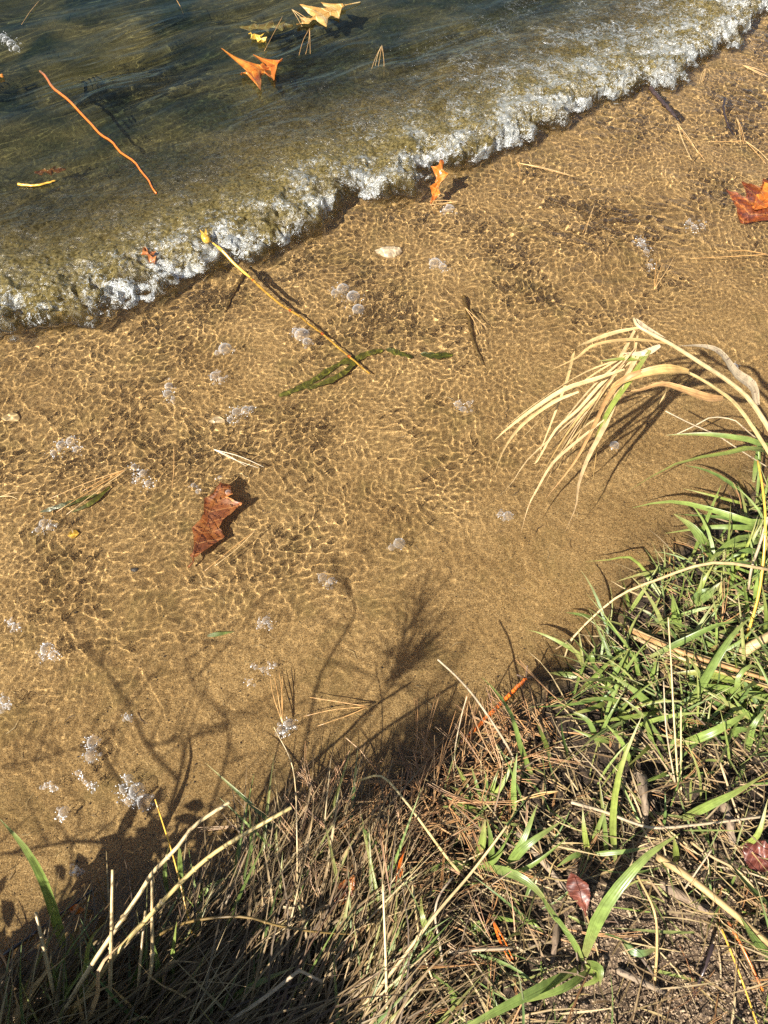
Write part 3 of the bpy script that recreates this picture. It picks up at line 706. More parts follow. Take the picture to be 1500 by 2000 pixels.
# ------------------------------------------------------------------ green tufts, by hand
T_ = [
 ('wide green blades fanning left over the water under the dry straw', [
   ([(1540, 950, 0), (1490, 880, .16), (1420, 886, .17), (1320, 907, .15), (1225, 960, .11)], .017),
   ([(1545, 930, 0), (1500, 872, .14), (1420, 852, .15), (1360, 848, .14), (1300, 850, .12)], .012),
   ([(1530, 1010, 0), (1480, 1022, .06), (1420, 1005, .08), (1350, 985, .085), (1295, 980, .085), (1235, 992, .07)], .013),
   ([(1525, 1020, 0), (1470, 1018, .05), (1400, 1010, .065), (1315, 1004, .06)], .013),
   ([(1515, 1035, 0), (1450, 1030, .045), (1380, 1030, .055), (1298, 1042, .05)], .012),
   ([(1510, 1060, 0), (1450, 1050, .05), (1400, 1080, .06), (1370, 1130, .05)], .012),
   ([(1515, 1040, 0), (1470, 1060, .05), (1420, 1065, .06), (1385, 1043, .06)], .011)]),
 ('single broad light green blade leaning out beside brown needles', [
   ([(1388, 1086, 0), (1374, 1060, .05), (1350, 1028, .08), (1316, 1004, .09)], .021)]),
 ('thin bent yellow green blade kinked over the sand', [
   ([(1295, 1166, 0), (1262, 1118, .04), (1230, 1088, .065), (1190, 1093, .05), (1142, 1097, .03)], .0065),
   ([(1290, 1165, 0), (1262, 1125, .03), (1245, 1115, .04)], .007)]),
 ('short upright lime blade at the water edge', [([(1228, 1186, 0), (1222, 1158, .025), (1216, 1132, .045)], .008), ([(1240, 1200, 0), (1215, 1165, .03), (1198, 1175, .02)], .004)]),
 ('stubby bright green wide blades in front of the reddish stubble', [
   ([(1325, 1232, 0), (1318, 1195, .03), (1313, 1160, .05)], .018),
   ([(1345, 1190, 0), (1385, 1160, .05), (1410, 1135, .07)], .015),
   ([(1350, 1185, 0), (1372, 1140, .05), (1395, 1100, .08)], .010),
   ([(1320, 1190, 0), (1333, 1150, .05), (1338, 1105, .08)], .005),
   ([(1360, 1205, 0), (1366, 1160, .04), (1372, 1120, .07)], .008),
   ([(1345, 1182, 0), (1370, 1155, .04), (1425, 1150, .04)], .010)]),
 ('long dark green blade sloping up to the right across the straw bundle', [
   ([(1340, 1392, 0), (1385, 1310, .08), (1430, 1240, .12), (1468, 1203, .13)], .016),
   ([(1270, 1283, .02), (1340, 1250, .06), (1400, 1222, .08), (1440, 1214, .08)], .012)]),
 ('pair of flat yellow green blades lying on the straw at right', [
   ([(1500, 1368, .0), (1430, 1328, .03), (1370, 1315, .04), (1312, 1315, .03)], .019),
   ([(1510, 1385, .0), (1430, 1347, .03), (1370, 1338, .03), (1318, 1330, .02)], .015),
   ([(1520, 1370, .0), (1480, 1355, .02), (1430, 1355, .02)], .012)]),
 ('pale green tuft with crossed blades near the star shaped shadow', [
   ([(1130, 1352, 0), (1160, 1322, .03), (1190, 1292, .05), (1235, 1265, .06)], .013),
   ([(1180, 1350, 0), (1205, 1310, .04), (1228, 1270, .06)], .011),
   ([(1215, 1290, 0), (1203, 1265, .03), (1186, 1242, .05)], .013),
   ([(1265, 1345, 0), (1275, 1312, .03), (1283, 1285, .05)], .009),
   ([(1250, 1330, 0), (1243, 1300, .03), (1238, 1270, .05)], .008),
   ([(1155, 1300, 0), (1158, 1285, .03), (1162, 1262, .04)], .010)]),
 ('small flat green blade touching the sand left of the pale tuft', [([(1132, 1322, .0), (1100, 1316, .01), (1068, 1313, .01)], .013)]),
 ('tiny yellow green blade lying on the waterline', [([(1158, 1206, .0), (1130, 1200, .015), (1104, 1196, .01)], .008)]),
 ('dark short green rosette among rusty pine needles', [
   ([(930, 1580, 0), (908, 1530, .03), (890, 1492, .05)], .008), ([(930, 1580, 0), (900, 1548, .03), (878, 1535, .04)], .007),
   ([(935, 1582, 0), (895, 1570, .025), (862, 1552, .03)], .008), ([(940, 1580, 0), (950, 1540, .03), (948, 1508, .05)], .008),
   ([(950, 1578, 0), (985, 1525, .04), (1002, 1480, .06)], .009), ([(930, 1585, 0), (890, 1578, .02), (850, 1575, .02)], .007),
   ([(945, 1580, 0), (930, 1530, .04), (920, 1495, .05)], .006), ([(955, 1570, 0), (965, 1530, .04), (975, 1500, .05)], .007),
   ([(925, 1575, 0), (905, 1520, .03), (895, 1500, .045)], .008)]),
 ('slender light green blade rising in front of the orange stick', [
   ([(1040, 1515, 0), (1028, 1490, .03), (1012, 1445, .07), (1000, 1400, .10), (972, 1355, .13), (940, 1322, .14)], .010),
   ([(1005, 1590, .0), (1003, 1530, .04), (1010, 1470, .07)], .010)]),
 ('low grey green rosette with wide blades in the middle of the bank', [
   ([(920, 1688, 0), (870, 1690, .03), (818, 1708, .03)], .017), ([(930, 1690, 0), (1000, 1706, .04), (1050, 1740, .04), (1078, 1785, .02)], .014),
   ([(985, 1702, 0), (1020, 1645, .05), (1050, 1570, .08)], .013), ([(985, 1698, 0), (1030, 1650, .05), (1100, 1602, .07)], .014),
   ([(985, 1712, 0), (1040, 1690, .03), (1110, 1635, .06)], .008), ([(960, 1690, 0), (958, 1640, .04), (950, 1598, .06)], .010),
   ([(930, 1690, 0), (942, 1640, .03), (948, 1600, .05)], .014), ([(930, 1690, 0), (970, 1670, .03), (1005, 1612, .06)], .007),
   ([(925, 1690, 0), (960, 1685, .03), (985, 1660, .04)], .010)]),
 ('tall narrow green pair standing over the weathered wood chip', [
   ([(1202, 1690, 0), (1196, 1600, .05), (1212, 1500, .12), (1256, 1393, .16)], .012),
   ([(1185, 1680, 0), (1180, 1610, .04), (1170, 1520, .07)], .009), ([(1150, 1680, 0), (1142, 1630, .04), (1138, 1578, .06)], .010),
   ([(1152, 1660, 0), (1170, 1610, .04), (1188, 1565, .06)], .009)]),
 ('horizontal lime blade above the red serrated leaf', [([(1150, 1668, .01), (1210, 1664, .03), (1268, 1655, .03)], .009), ([(1160, 1664, .0), (1120, 1672, .02), (1085, 1695, .02)], .010)]),
 ('large green clump low on the bank with one long blade to upper right', [
   ([(1140, 1872, 0), (1165, 1800, .07), (1210, 1730, .11), (1268, 1668, .14), (1328, 1628, .14)], .019),
   ([(1135, 1888, 0), (1040, 1938, .05), (950, 1985, .07), (890, 2015, .07)], .015),
   ([(1150, 1895, 0), (1100, 1930, .04), (1010, 1962, .05)], .013), ([(1145, 1880, 0), (1172, 1892, .03), (1172, 1925, .02)], .012),
   ([(1140, 1885, 0), (1165, 1910, .02), (1120, 1932, .02)], .012), ([(1140, 1880, 0), (1120, 1840, .03), (1085, 1790, .05), (1060, 1750, .06)], .009)]),
 ('green blade sloping up beside the upright thin stems', [([(1325, 1602, 0), (1385, 1572, .04), (1440, 1545, .06), (1505, 1505, .07)], .017)]),
 ('blue green bent blade right of the three thin stems', [([(1322, 1454, .02), (1380, 1435, .05), (1430, 1410, .06), (1464, 1388, .06)], .016)]),
 ('bright green blade pointing up left out of dead straw', [([(1300, 1400, 0), (1260, 1368, .03), (1235, 1345, .04), (1180, 1310, .06)], .015)]),
 ('green blades crossing the thick straw near the right edge', [
   ([(1515, 1785, 0), (1460, 1730, .04), (1400, 1655, .07)], .013), ([(1520, 1890, 0), (1475, 1840, .03), (1445, 1790, .04)], .017),
   ([(1440, 1660, 0), (1480, 1630, .04), (1500, 1560, .07)], .010)]),
 ('curved green blade with yellow tip lying on sandy soil', [([(1215, 1845, .0), (1250, 1862, .015), (1292, 1848, .015)], .013), ([(1320, 1690, .0), (1318, 1660, .03), (1316, 1635, .05)], .013)]),
 ('dark green strap blade under the crossing straw stems', [([(872, 1892, 0), (845, 1838, .04), (825, 1790, .06), (823, 1750, .06)], .013), ([(900, 2005, 0), (890, 1960, .03), (872, 1920, .05)], .016)]),
 ('pale flat blade by the small clover leaf', [([(955, 1788, .0), (990, 1795, .02), (1024, 1802, .02)], .012), ([(1008, 1785, 0), (1045, 1808, .02), (1062, 1822, .01)], .009)]),
 ('tall dark green blade curving left at the bottom left corner', [
   ([(130, 1870, 0), (115, 1810, .07), (86, 1722, .14), (48, 1655, .18), (0, 1600, .20)], .016),
   ([(135, 1960, 0), (118, 1915, .05), (100, 1880, .07)], .010), ([(150, 1890, 0), (148, 1850, .05), (135, 1820, .07)], .008)]),
 ('green grass clump around the foot of the pale stems', [
   ([(165, 1990, 0), (160, 1930, .06), (165, 1870, .10)], .008), ([(170, 1985, 0), (168, 1920, .06), (175, 1840, .11), (212, 1795, .13)], .008),
   ([(130, 1995, 0), (128, 1930, .06), (125, 1860, .10)], .012), ([(120, 1995, 0), (112, 1930, .06), (98, 1870, .10)], .007),
   ([(300, 1980, 0), (310, 1900, .06), (300, 1840, .10)], .012), ([(330, 1970, 0), (335, 1890, .06), (345, 1800, .12)], .010),
   ([(270, 1990, 0), (260, 1920, .05), (285, 1860, .09)], .011), ([(150, 2000, 0), (140, 1950, .04), (105, 1905, .06)], .007)]),
 ('dark wet green blades standing at the shaded water edge', [
   ([(355, 1775, 0), (352, 1700, .07), (350, 1640, .12)], .011), ([(370, 1790, 0), (400, 1740, .04), (450, 1710, .05)], .012), ([(330, 1770, 0), (322, 1700, .05), (330, 1650, .09)], .007)]),
 ('lone short green blade over the dark thatch', [([(768, 1705, 0), (735, 1655, .05), (704, 1612, .08)], .013)]),
 ('dull green blade lying across the shaded thatch', [([(395, 2010, 0), (480, 1935, .05), (578, 1888, .07)], .014)]),
 ('upright green blades at the far right bank', [
   ([(1480, 1200, 0), (1478, 1150, .05), (1500, 1090, .09)], .014), ([(1460, 1220, 0), (1455, 1160, .05), (1440, 1110, .08)], .012),
   ([(1490, 1260, 0), (1495, 1200, .06), (1488, 1140, .09)], .011), ([(1440, 1360, 0), (1438, 1310, .04), (1425, 1250, .07)], .012),
   ([(1480, 1360, 0), (1485, 1320, .04), (1480, 1285, .06)], .014), ([(1500, 1120, 0), (1450, 1100, .06), (1390, 1110, .06)], .013),
   ([(1510, 1100, 0), (1460, 1075, .06), (1410, 1100, .05)], .012)]),
 ('grass with curled tips at the right of the sloping blade', [
   ([(1450, 1380, 0), (1440, 1330, .05), (1470, 1300, .06), (1500, 1330, .04)], .010), ([(1460, 1470, .0), (1470, 1420, .04), (1500, 1380, .06)], .012),
   ([(1500, 1420, .0), (1455, 1390, .03), (1430, 1360, .05)], .009), ([(1420, 1440, .0), (1450, 1425, .03), (1490, 1440, .03)], .013)]),
 ('thin green sprigs left of the three thin stems', [
   ([(1165, 1450, 0), (1190, 1400, .05), (1218, 1350, .08)], .006), ([(1170, 1460, 0), (1150, 1410, .04), (1120, 1390, .05)], .010),
   ([(1190, 1450, 0), (1160, 1440, .03), (1110, 1420, .03)], .009), ([(1235, 1500, 0), (1215, 1450, .04), (1180, 1410, .06)], .009),
   ([(1110, 1480, 0), (1098, 1440, .04), (1095, 1400, .06)], .009), ([(1075, 1480, 0), (1060, 1440, .04), (1048, 1410, .05)], .011)]),
 ('small bright clover leaves on the shaded soil', [([(930, 1818, .01), (938, 1805, .02), (948, 1812, .01)], .014), ([(935, 1822, .01), (926, 1812, .02), (920, 1804, .01)], .013), ([(940, 1818, .01), (945, 1824, .015), (942, 1832, .01)], .013)]),
]
for lab, bl in T_:
    tuft(lab, bl, M['grass'])
for lab, (rx, ry), k in (('thick spray of green blades at the right edge under the dry straw stalks', (1500, 985), 16), ('green blades crowding the waterline right of the reddish stubble', (1400, 1130), 14),
                        ('dense green grass at the right edge beside the tall yellow stem', (1480, 1180), 16), ('leafy green grass under the papery straw leaf', (1455, 1330), 13),
                        ('green grass in front of the two flat blades at right', (1400, 1420), 10), ('loose green grass around the foot of the three thin stems', (1290, 1460), 10), ('green grass left of the straw bundle end', (1215, 1330), 11)):
    r_ = empty('grass_tuft', A(rx, ry, 0), lab, 'grass tuft', 'green grass tufts on the bank')
    add_blades(r_, rblades((rx, ry), k, (.06, .15), (.004, .0095), (20, 260), (15, 70), (.5, 1.6), .022), M['grass'])
for lab, bl in (
 ('straw coloured grass clump filling the bottom left corner', [
   ([(30, 2030, 0), (50, 1960, .05), (95, 1890, .09), (100, 1850, .10)], .007), ([(60, 2030, 0), (35, 1960, .06), (20, 1900, .09)], .006), ([(90, 2030, 0), (150, 1960, .06), (235, 1915, .08)], .007),
   ([(150, 2030, 0), (190, 1950, .08), (195, 1890, .12), (240, 1840, .13)], .008), ([(10, 2020, 0), (60, 1930, .07), (140, 1860, .10)], .005), ([(200, 2030, 0), (260, 1990, .05), (330, 1985, .05)], .006),
   ([(40, 2030, 0), (36, 1990, .05), (34, 1955, .07)], .011), ([(170, 2030, 0), (160, 1980, .06), (150, 1940, .08)], .009)]),
 ('dry bent blades between the slanting stems and the dark thatch', [
   ([(330, 1990, 0), (320, 1920, .06), (330, 1880, .08), (390, 1880, .08)], .006), ([(360, 2020, 0), (380, 1960, .05), (310, 1920, .08), (270, 1880, .10)], .005), ([(240, 2020, 0), (330, 1960, .05), (470, 1880, .06)], .006),
   ([(300, 2020, 0), (250, 1960, .06), (215, 1925, .08)], .007)])):
    tuft(lab, bl, M['straw'], 'dry grass clumps at the lower left')

# ------------------------------------------------------------------ dry stems, each one a thing
GS = 'dry stems standing out of the bank'
def st(label, pts, r, nodes=(), mat='stem', name='dry_straw', cat='dry stem', taper=0.3):
    return stem_thing(name, label, cat, pts, r, M[mat], GS, 16, nodes, taper)
st('pale stem at lower left, upper of the long slanting pair', [(105, 2010, .04), (171, 1897, .10), (275, 1742, .18), (296, 1707, .20), (347, 1654, .23), (380, 1612, .25), (448, 1567, .27)], .0028, (0.3, 0.62))
st('pale stem at lower left, lower and longer of the slanting pair', [(125, 2005, .04), (221, 1870, .10), (291, 1790, .15), (348, 1729, .19), (399, 1681, .22), (460, 1639, .24), (569, 1577, .27)], .0029, (0.45, 0.6))
st('upright straw stem left of the slanting pale pair', [(213, 2000, .03), (217, 1843, .13), (220, 1699, .20)], .0026, (0.5,))
st('upright straw stem hanging below the upper slanting stem', [(275, 2000, .02), (296, 1883, .09), (297, 1800, .14), (297, 1707, .19)], .0025, (0.4,))
st('short yellow stem nearest the bottom left corner', [(116, 1985, .03), (91, 1878, .10), (70, 1782, .15)], .0027, (0.6,))
st('dull broken stem between the two upright straw stems', [(268, 1990, .02), (272, 1900, .07), (284, 1779, .13)], .0022)
st('thin yellow stem leaning left above the slanting pair', [(384, 1860, .02), (369, 1796, .06), (340, 1679, .12), (303, 1561, .17)], .0013, (0.55,), 'yellow_stem')
st('hair thin stem standing in front of dark thatch and water', [(580, 1815, .01), (580, 1628, .10), (572, 1500, .15), (535, 1420, .17)], .0010)
st('pale straw bent sharply at its end at the bottom', [(440, 2000, .04), (513, 1951, .08), (580, 1899, .10), (588, 1897, .10), (629, 1917, .08)], .0024, (), 'straw_pale')
st('long brown stem arching sideways over the thatch', [(270, 1850, .05), (348, 1807, .09), (415, 1793, .11), (481, 1791, .11), (540, 1807, .10), (620, 1820, .08), (720, 1826, .05)], .0018, (0.6,), 'brown_reed')
st('long yellow stem slanting up right from the bottom edge', [(690, 1985, .05), (760, 1905, .07), (850, 1787, .09), (921, 1704, .10), (990, 1613, .11)], .0022, (0.4,))
st('thin wavy straw stem hanging down beside the rust leaf', [(801, 1690, .05), (815, 1801, .05), (828, 1865, .05), (849, 1921, .04), (875, 1965, .03), (930, 2010, .02)], .0017)
st('tan stem rising from the middle bank and folding over the water', [(905, 1712, .02), (871, 1672, .05), (828, 1613, .08), (788, 1560, .10), (745, 1516, .12), (700, 1525, .10)], .0020, (0.75,))
st('upright straw stem at the bottom centre', [(757, 2010, .03), (753, 1860, .09), (748, 1727, .12)], .0020)
st('whitish curved stem with a dark top beside the rust leaf', [(868, 1910, .02), (860, 1850, .04), (850, 1790, .06), (858, 1750, .07), (885, 1712, .07)], .0018, (), 'straw_pale')
st('tallest of three thin upright stems on the right bank', [(1326, 1552, 0), (1316, 1400, .10), (1311, 1300, .15), (1305, 1206, .19)], .0014, (0.35,))
st('middle height thin upright stem, left one of the three', [(1322, 1548, 0), (1302, 1430, .07), (1296, 1330, .11)], .0013, (), 'straw_pale')
st('shortest thin upright stem, right one of the three', [(1330, 1552, 0), (1330, 1470, .05), (1330, 1380, .09)], .0014)
st('thick pale straw lying down the slope near the right edge', [(1285, 1674, .02), (1340, 1709, .035), (1420, 1773, .035), (1510, 1850, .02)], .0056, (0.45,), 'straw')
st('wavy pale stem lying across the soil above the thick straw', [(1116, 1567, .06), (1180, 1585, .05), (1240, 1608, .04), (1287, 1617, .035), (1393, 1607, .04), (1510, 1592, .03)], .0024, (0.5,), 'straw_pale')
st('long brown arching straw reaching from right edge to the sand', [(1510, 1114, .10), (1393, 1099, .14), (1287, 1131, .12), (1201, 1169, .08), (1121, 1243, .02), (1103, 1284, .005)], .0026, (0.5,), 'straw', taper=0.5)
st('bent end of brown straw touching the sand', [(1123, 1240, .02), (1112, 1252, .012), (1098, 1260, .006), (1085, 1268, .004)], .0016, (), 'straw')
st('tall yellow stem hanging in front of the right green blades', [(1457, 1250, .02), (1484, 1150, .08), (1495, 1030, .14), (1489, 950, .18), (1480, 900, .20)], .0023, (0.5,), 'yellow_stem')
st('whitish dry blade hanging beside the tall yellow stem', [(1500, 1010, .15), (1485, 1060, .12), (1468, 1110, .08), (1462, 1150, .05)], .0026, (), 'straw_pale')
for k, (dx, dy, r_, lab) in enumerate(((0, 0, .0042, 'thickest straw of the bundle lying on the right bank'), (6, 14, .003, 'lower straw of the bundle lying on the right bank'), (-10, -9, .0028, 'upper straw of the bundle lying on the right bank'), (30, 24, .0022, 'short split straw under the bundle on the right bank'))):
    st(lab, [(1223 + dx, 1227 + dy, .02), (1313 + dx, 1267 + dy, .035), (1420 + dx, 1303 + dy, .04), (1515 + dx, 1332 + dy, .03)], r_, (0.4,), 'straw')
st('pale straw rising from rusty needles and leaning left over the water', [(1010, 1500, .0), (990, 1455, .04), (935, 1372, .10), (895, 1325, .13), (855, 1288, .15)], .0019, (0.3,), 'straw_pale')
st('thin stiff straw with a knee beside the orange stick', [(905, 1540, .0), (888, 1480, .03), (900, 1405, .09), (912, 1360, .12)], .0012, (), 'straw_pale')
st('straw lying level in shade near the clover', [(875, 1860, .02), (930, 1855, .03), (1000, 1852, .03)], .0026, (), 'straw_pale')
st('thin upright yellow straw standing on the sandy soil', [(1278, 1925, .0), (1283, 1850, .04), (1278, 1780, .06), (1245, 1710, .07)], .0019, (0.6,), 'straw')
st('short pale straw sticking up across the thick straw', [(1338, 1735, .02), (1362, 1700, .05), (1390, 1660, .07)], .0014, (), 'straw_pale')
st('twisted buff stem below the bundle at the right edge', [(1350, 1645, .02), (1385, 1670, .03), (1440, 1700, .03), (1478, 1740, .02)], .0022, (), 'straw')
st('leaning straw crossing the soil at the right bank', [(1390, 1440, .02), (1410, 1500, .05), (1430, 1560, .03), (1450, 1620, .01)], .0018, (), 'straw')
st('orange twin needle stem on the sandy corner, right one', [(1422, 1800, .02), (1455, 1860, .02), (1490, 1935, .015)], .0018, (), 'orange_stem')
st('orange needle stem on the sandy corner, left one', [(1410, 1815, .01), (1440, 1890, .02), (1465, 1960, .015), (1480, 2005, .01)], .0014, (), 'yellow_stem')
st('broad papery straw leaf tucked at the right edge', [(1450, 1275, .03), (1480, 1255, .05), (1515, 1235, .05)], .0085, (), 'straw')

# ------------------------------------------------------------------ leaves
def leaf(name, label, cat, base, tip, mat, wl=0.5, wr=0.5, lobes=3, normal=(0, 0, 1), curl=0.0, bend=0.0, petiole=None, kind='oak', warp=0.004, group='fallen leaves', seed=0, surf=None, core=0.30):
    base, tip = Vector(base), Vector(tip)
    ax = tip - base; Ln = ax.length; ax.normalize()
    nr = Vector(normal); nr = (nr - ax * nr.dot(ax)).normalized(); lat = ax.cross(nr)
    rr = random.Random(seed + 3)
    n = 44; cols = 5; mb = MB()
    def half(v, sd):
        if kind == 'oak':
            env = math.sin(math.pi * min(1, v * 0.94 + 0.06)) ** 0.7
            ph = v * (lobes + 0.35) + 0.12 * sd + 0.05
            f = ph - math.floor(ph)
            lb = max(0.0, 1 - abs(f - 0.62) / 0.40) ** 1.1
            tooth = 0.10 * max(0, 1 - abs(((f * 4) % 1) - 0.5) * 2.4)
            return env * (core + (1 - core) * lb + tooth * lb) * (0.85 + 0.3 * math.sin(3 + math.floor(ph) * 1.7 + seed))
        if kind == 'serrate':
            return (math.sin(math.pi * v ** 0.85) ** 0.9) * (0.90 + 0.14 * ((v * 13) % 1))
        return math.sin(math.pi * v ** 0.8) ** 0.75 * (1 + 0.04 * math.sin(v * 37 + seed))
    sweep = {'oak': 0.55, 'serrate': 0.35, 'oval': 0.1}[kind]
    mid = []
    for i in range(n):
        v = i / (n - 1)
        row = []
        for c in range(-cols, cols + 1):
            q = abs(c) / cols; sd = -1 if c < 0 else 1
            hw = half(v, sd) * Ln * (wl if c < 0 else wr) * q
            # the two sides may fold up differently
            lift = curl * (hw ** 2) / Ln * (1 if sd > 0 else 0.8)
            wz = warp * math.sin(v * 7 + q * sd * 2.0 + seed) + warp * 0.6 * math.sin(v * 17 + sd * 3 + q * 5)
            vv = v * Ln * 0.93 + sweep * hw * (1 - 0.4 * v)
            p = base + ax * vv + lat * (hw * sd) + nr * (lift + wz + bend * (v - 0.5) ** 2 * Ln)
            if surf is not None: p = surf(p)
            row.append(p)
            mb.uv.append((0.5 + 0.5 * q * sd, v - 0.0 * q))
        mb.v += row; mid.append(row[cols] + nr * 0.0006)
    W = 2 * cols + 1
    for i in range(n - 1):
        for c in range(W - 1):
            mb.quad(i * W + c, i * W + c + 1, (i + 1) * W + c + 1, (i + 1) * W + c)
    o = mb.build(name, mat)
    tag(o, label, cat, group)
    MB().tube(mid[::3], lambda t: 0.0011 * (1 - 0.75 * t), 5).build('midrib', mat, o)
    if petiole is not None:
        MB().tube(spline([mid[0]] + [Vector(p) for p in petiole], 8), lambda t: 0.0013 + 0.0005 * t, 6).build('petiole', mat, o)
    return o

leaf('oak_leaf', 'brown oak leaf floating on the shallows in front of the sand', 'leaf', P(378, 1092, -.008), P(436, 934, -.006), M['oak_brown'], 0.20, 0.46, 2, (-0.08, 0, 1), 0.12, 0.05, [P(378, 1098, -.010), P(368, 1111, -.014)], warp=.003, seed=1, core=.50)
leaf('oak_leaf', 'orange oak leaf standing on edge in front of the breaking foam', 'leaf', W(846, 398, -.008), P(866, 306, .075), M['oak_orange'], 0.26, 0.26, 2, (-0.45, -0.75, 0.4), 1.2, 0.4, [P(845, 406, -.015)], warp=.004, seed=2)
leaf('oak_leaf', 'wet red oak leaf under the water at the right edge', 'leaf', P(1448, 438, -.018), P(1530, 345, -.003), M['oak_red'], 0.42, 0.45, 3, (0, 0, 1), 0.1, -0.1, None, warp=.005, seed=5, core=.55)
leaf('oak_leaf', 'orange patch of oak leaf lifted out of the water at the right edge', 'leaf', P(1470, 412, .002), P(1530, 352, .012), M['oak_orange'], 0.28, 0.3, 2, (-0.2, -0.2, 1), 0.3, 0.1, None, warp=.003, seed=8, core=.6)
leaf('oak_leaf', 'orange many armed oak leaf drifting behind the wave', 'leaf', W(552, 122, .004), W(466, 152, .005), M['oak_orange'], 0.72, 0.72, 2, (0, -0.1, 1), 0.25, 0.25, None, warp=.004, seed=3, core=.13)
leaf('oak_leaf', 'pale golden oak leaf floating near the top edge', 'leaf', W(674, 12, .005), W(572, 54, .004), M['oak_gold'], 0.30, 0.36, 3, (0, 0, 1), 0.4, 0.1, [P(705, 4, .002)], warp=.004, seed=4)
leaf('yellow_leaf', 'small yellow leaf scrap floating left of the golden oak leaf', 'leaf', W(491, 68, .004), W(522, 85, .006), M['yellow_leaf'], 0.45, 0.45, 2, (0, 0, 1), 0.8, 0.3, [P(486, 66, 0)], seed=6)
leaf('oak_leaf', 'dim golden leaf sunk beneath the small yellow scrap', 'leaf', P(470, 66, -.03), P(580, 60, -.025), M['oak_gold'], 0.22, 0.22, 3, (0, 0, 1), 0.2, 0.1, None, seed=9)
leaf('oak_leaf', 'orange leaf tip poking in at the left edge of the dark water', 'leaf', W(-40, 152, .004), W(10, 148, .005), M['oak_orange'], 0.3, 0.3, 2, seed=7)
leaf('oak_leaf', 'dull maroon leaf sunk in the dark water above the pale twig', 'leaf', P(70, 345, -.02), P(135, 335, -.015), M['oak_red'], 0.25, 0.25, 3, seed=10)
leaf('dead_leaf', 'narrow brown leaf tumbling inside the wave at left', 'leaf', W(283, 485, .004), W(306, 520, .005), M['oak_brown'], 0.22, 0.22, 2, (0, -0.4, 1), 0.6, 0.2, seed=11)
leaf('serrated_leaf', 'dark red toothed leaf standing in the grass of the bank', 'leaf', A(1144, 1775, .02), A(1116, 1692, .06), M['rust_leaf'], 0.24, 0.22, 3, (-0.45, -0.4, 0.8), 0.7, 0.4, [A(1150, 1800, .0)], 'serrate', .0015, seed=12)
leaf('dead_leaf', 'russet leaf half hidden by grass at the right edge of the bank', 'leaf', A(1452, 1652, .02), A(1525, 1700, .03), M['rust_leaf'], 0.40, 0.40, 3, (-0.2, -0.2, 1), 0.4, 0.2, None, 'oval', .003, seed=13)
leaf('dead_leaf', 'curled rust leaf behind the thin wavy straw stem', 'leaf', A(844, 1895, .012), A(826, 1836, .035), M['rust_leaf'], 0.22, 0.24, 2, (-0.3, -0.3, 1), 1.4, 0.3, None, 'oval', .002, seed=14)
leaf('dead_leaf', 'small red leaf fold left of the straw crossing', 'leaf', A(846, 1806, .012), A(838, 1772, .03), M['oak_red'], 0.3, 0.3, 2, (-0.4, -0.2, 1), 1.0, 0.2, None, 'oval', .002, seed=15)
leaf('dead_leaf', 'wide purple brown leaf lying in the shade at the bottom edge', 'leaf', A(548, 2020, .03), A(553, 1930, .05), M['purple_leaf'], 0.38, 0.40, 2, (-0.1, -0.2, 1), 0.3, 0.2, None, 'oval', .003, seed=16)
leaf('dead_leaf', 'orange scrap of leaf at the shaded water edge by the green blade', 'leaf', A(140, 1775, .02), A(166, 1776, .035), M['oak_orange'], 0.22, 0.22, 2, (0, -0.3, 1), 1.0, 0.3, None, 'oval', .002, seed=17)
leaf('dead_leaf', 'wet coral leaf scrap caught at the tip of the dark thatch', 'leaf', A(478, 1676, .012), A(505, 1660, .02), M['oak_orange'], 0.35, 0.35, 2, (0, -0.2, 1), 0.5, 0.2, None, 'oval', .003, seed=18)
leaf('dead_leaf', 'tan half rotten leaf lying on the dark thatch', 'leaf', A(650, 1770, .05), A(698, 1705, .06), M['oak_brown'], 0.2, 0.22, 2, (0, -0.2, 1), 0.4, 0.2, None, 'oval', .003, seed=19)
leaf('dead_leaf', 'pink brown crumpled leaf on soil below the crossing straws', 'leaf', A(766, 1950, .012), A(775, 1890, .025), M['rust_leaf'], 0.3, 0.32, 2, (-0.2, -0.2, 1), 0.8, 0.4, None, 'oval', .004, seed=20)
leaf('yellow_leaf', 'tiny yellow leaf fragment sunk on the sand left of the oak leaf', 'leaf', B(133, 1046, .004), B(156, 1040, .006), M['yellow_leaf'], 0.4, 0.4, 2, kind='oval', warp=.001, seed=21)

# ------------------------------------------------------------------ stalks, twigs and weed in the water
def stalk(name, label, cat, pts, r, mat, wob=0.0, group=None, n=30, taper=0.4, sides=7, head=None):
    c = spline(pts, n)
    c = [p + Vector((wob * math.sin(i * 1.3), wob * math.sin(i * 0.9 + 1), wob * 0.4 * math.sin(i * 1.7))) for i, p in enumerate(c)]
    root = empty(name, c[0], label, cat, group)
    MB().tube(c, lambda t: r * (1 - taper * t), sides).build('stalk', mat, root)
    return root, c
GT = 'stalks and twigs in the water'
rt, c = stalk('reed_stalk', 'yellow reed stalk with a bud, lying from wave to green weed', 'reed stalk', [W(425, 482, .006), P(480, 535, .000), P(540, 590, -.008), P(600, 632, -.013), P(660, 682, -.017), P(722, 735, -.021)], .0035, M['yellow_stem'], .0008, GT, taper=0.45)
MB().tube(spline([W(425, 482, .008), W(415, 474, .012), W(402, 466, .014)], 6), lambda t: .002, 6).build('neck', M['yellow_stem'], rt)
MB().tube(spline([W(408, 473, .012), W(402, 466, .014), W(394, 458, .016)], 7), lambda t: .002 + .0075 * math.sin(math.pi * (0.15 + 0.8 * t)), 8).build('bud', M['yellow_leaf'], rt)
for a_, b_ in ((390, 448), (402, 446), (412, 456)):
    MB().blade(spline([W(402, 466, .016), W((402 + a_) / 2, (466 + b_) / 2, .020), W(a_, b_, .02)], 5), .007).build('sepal', M['yellow_leaf'], rt)
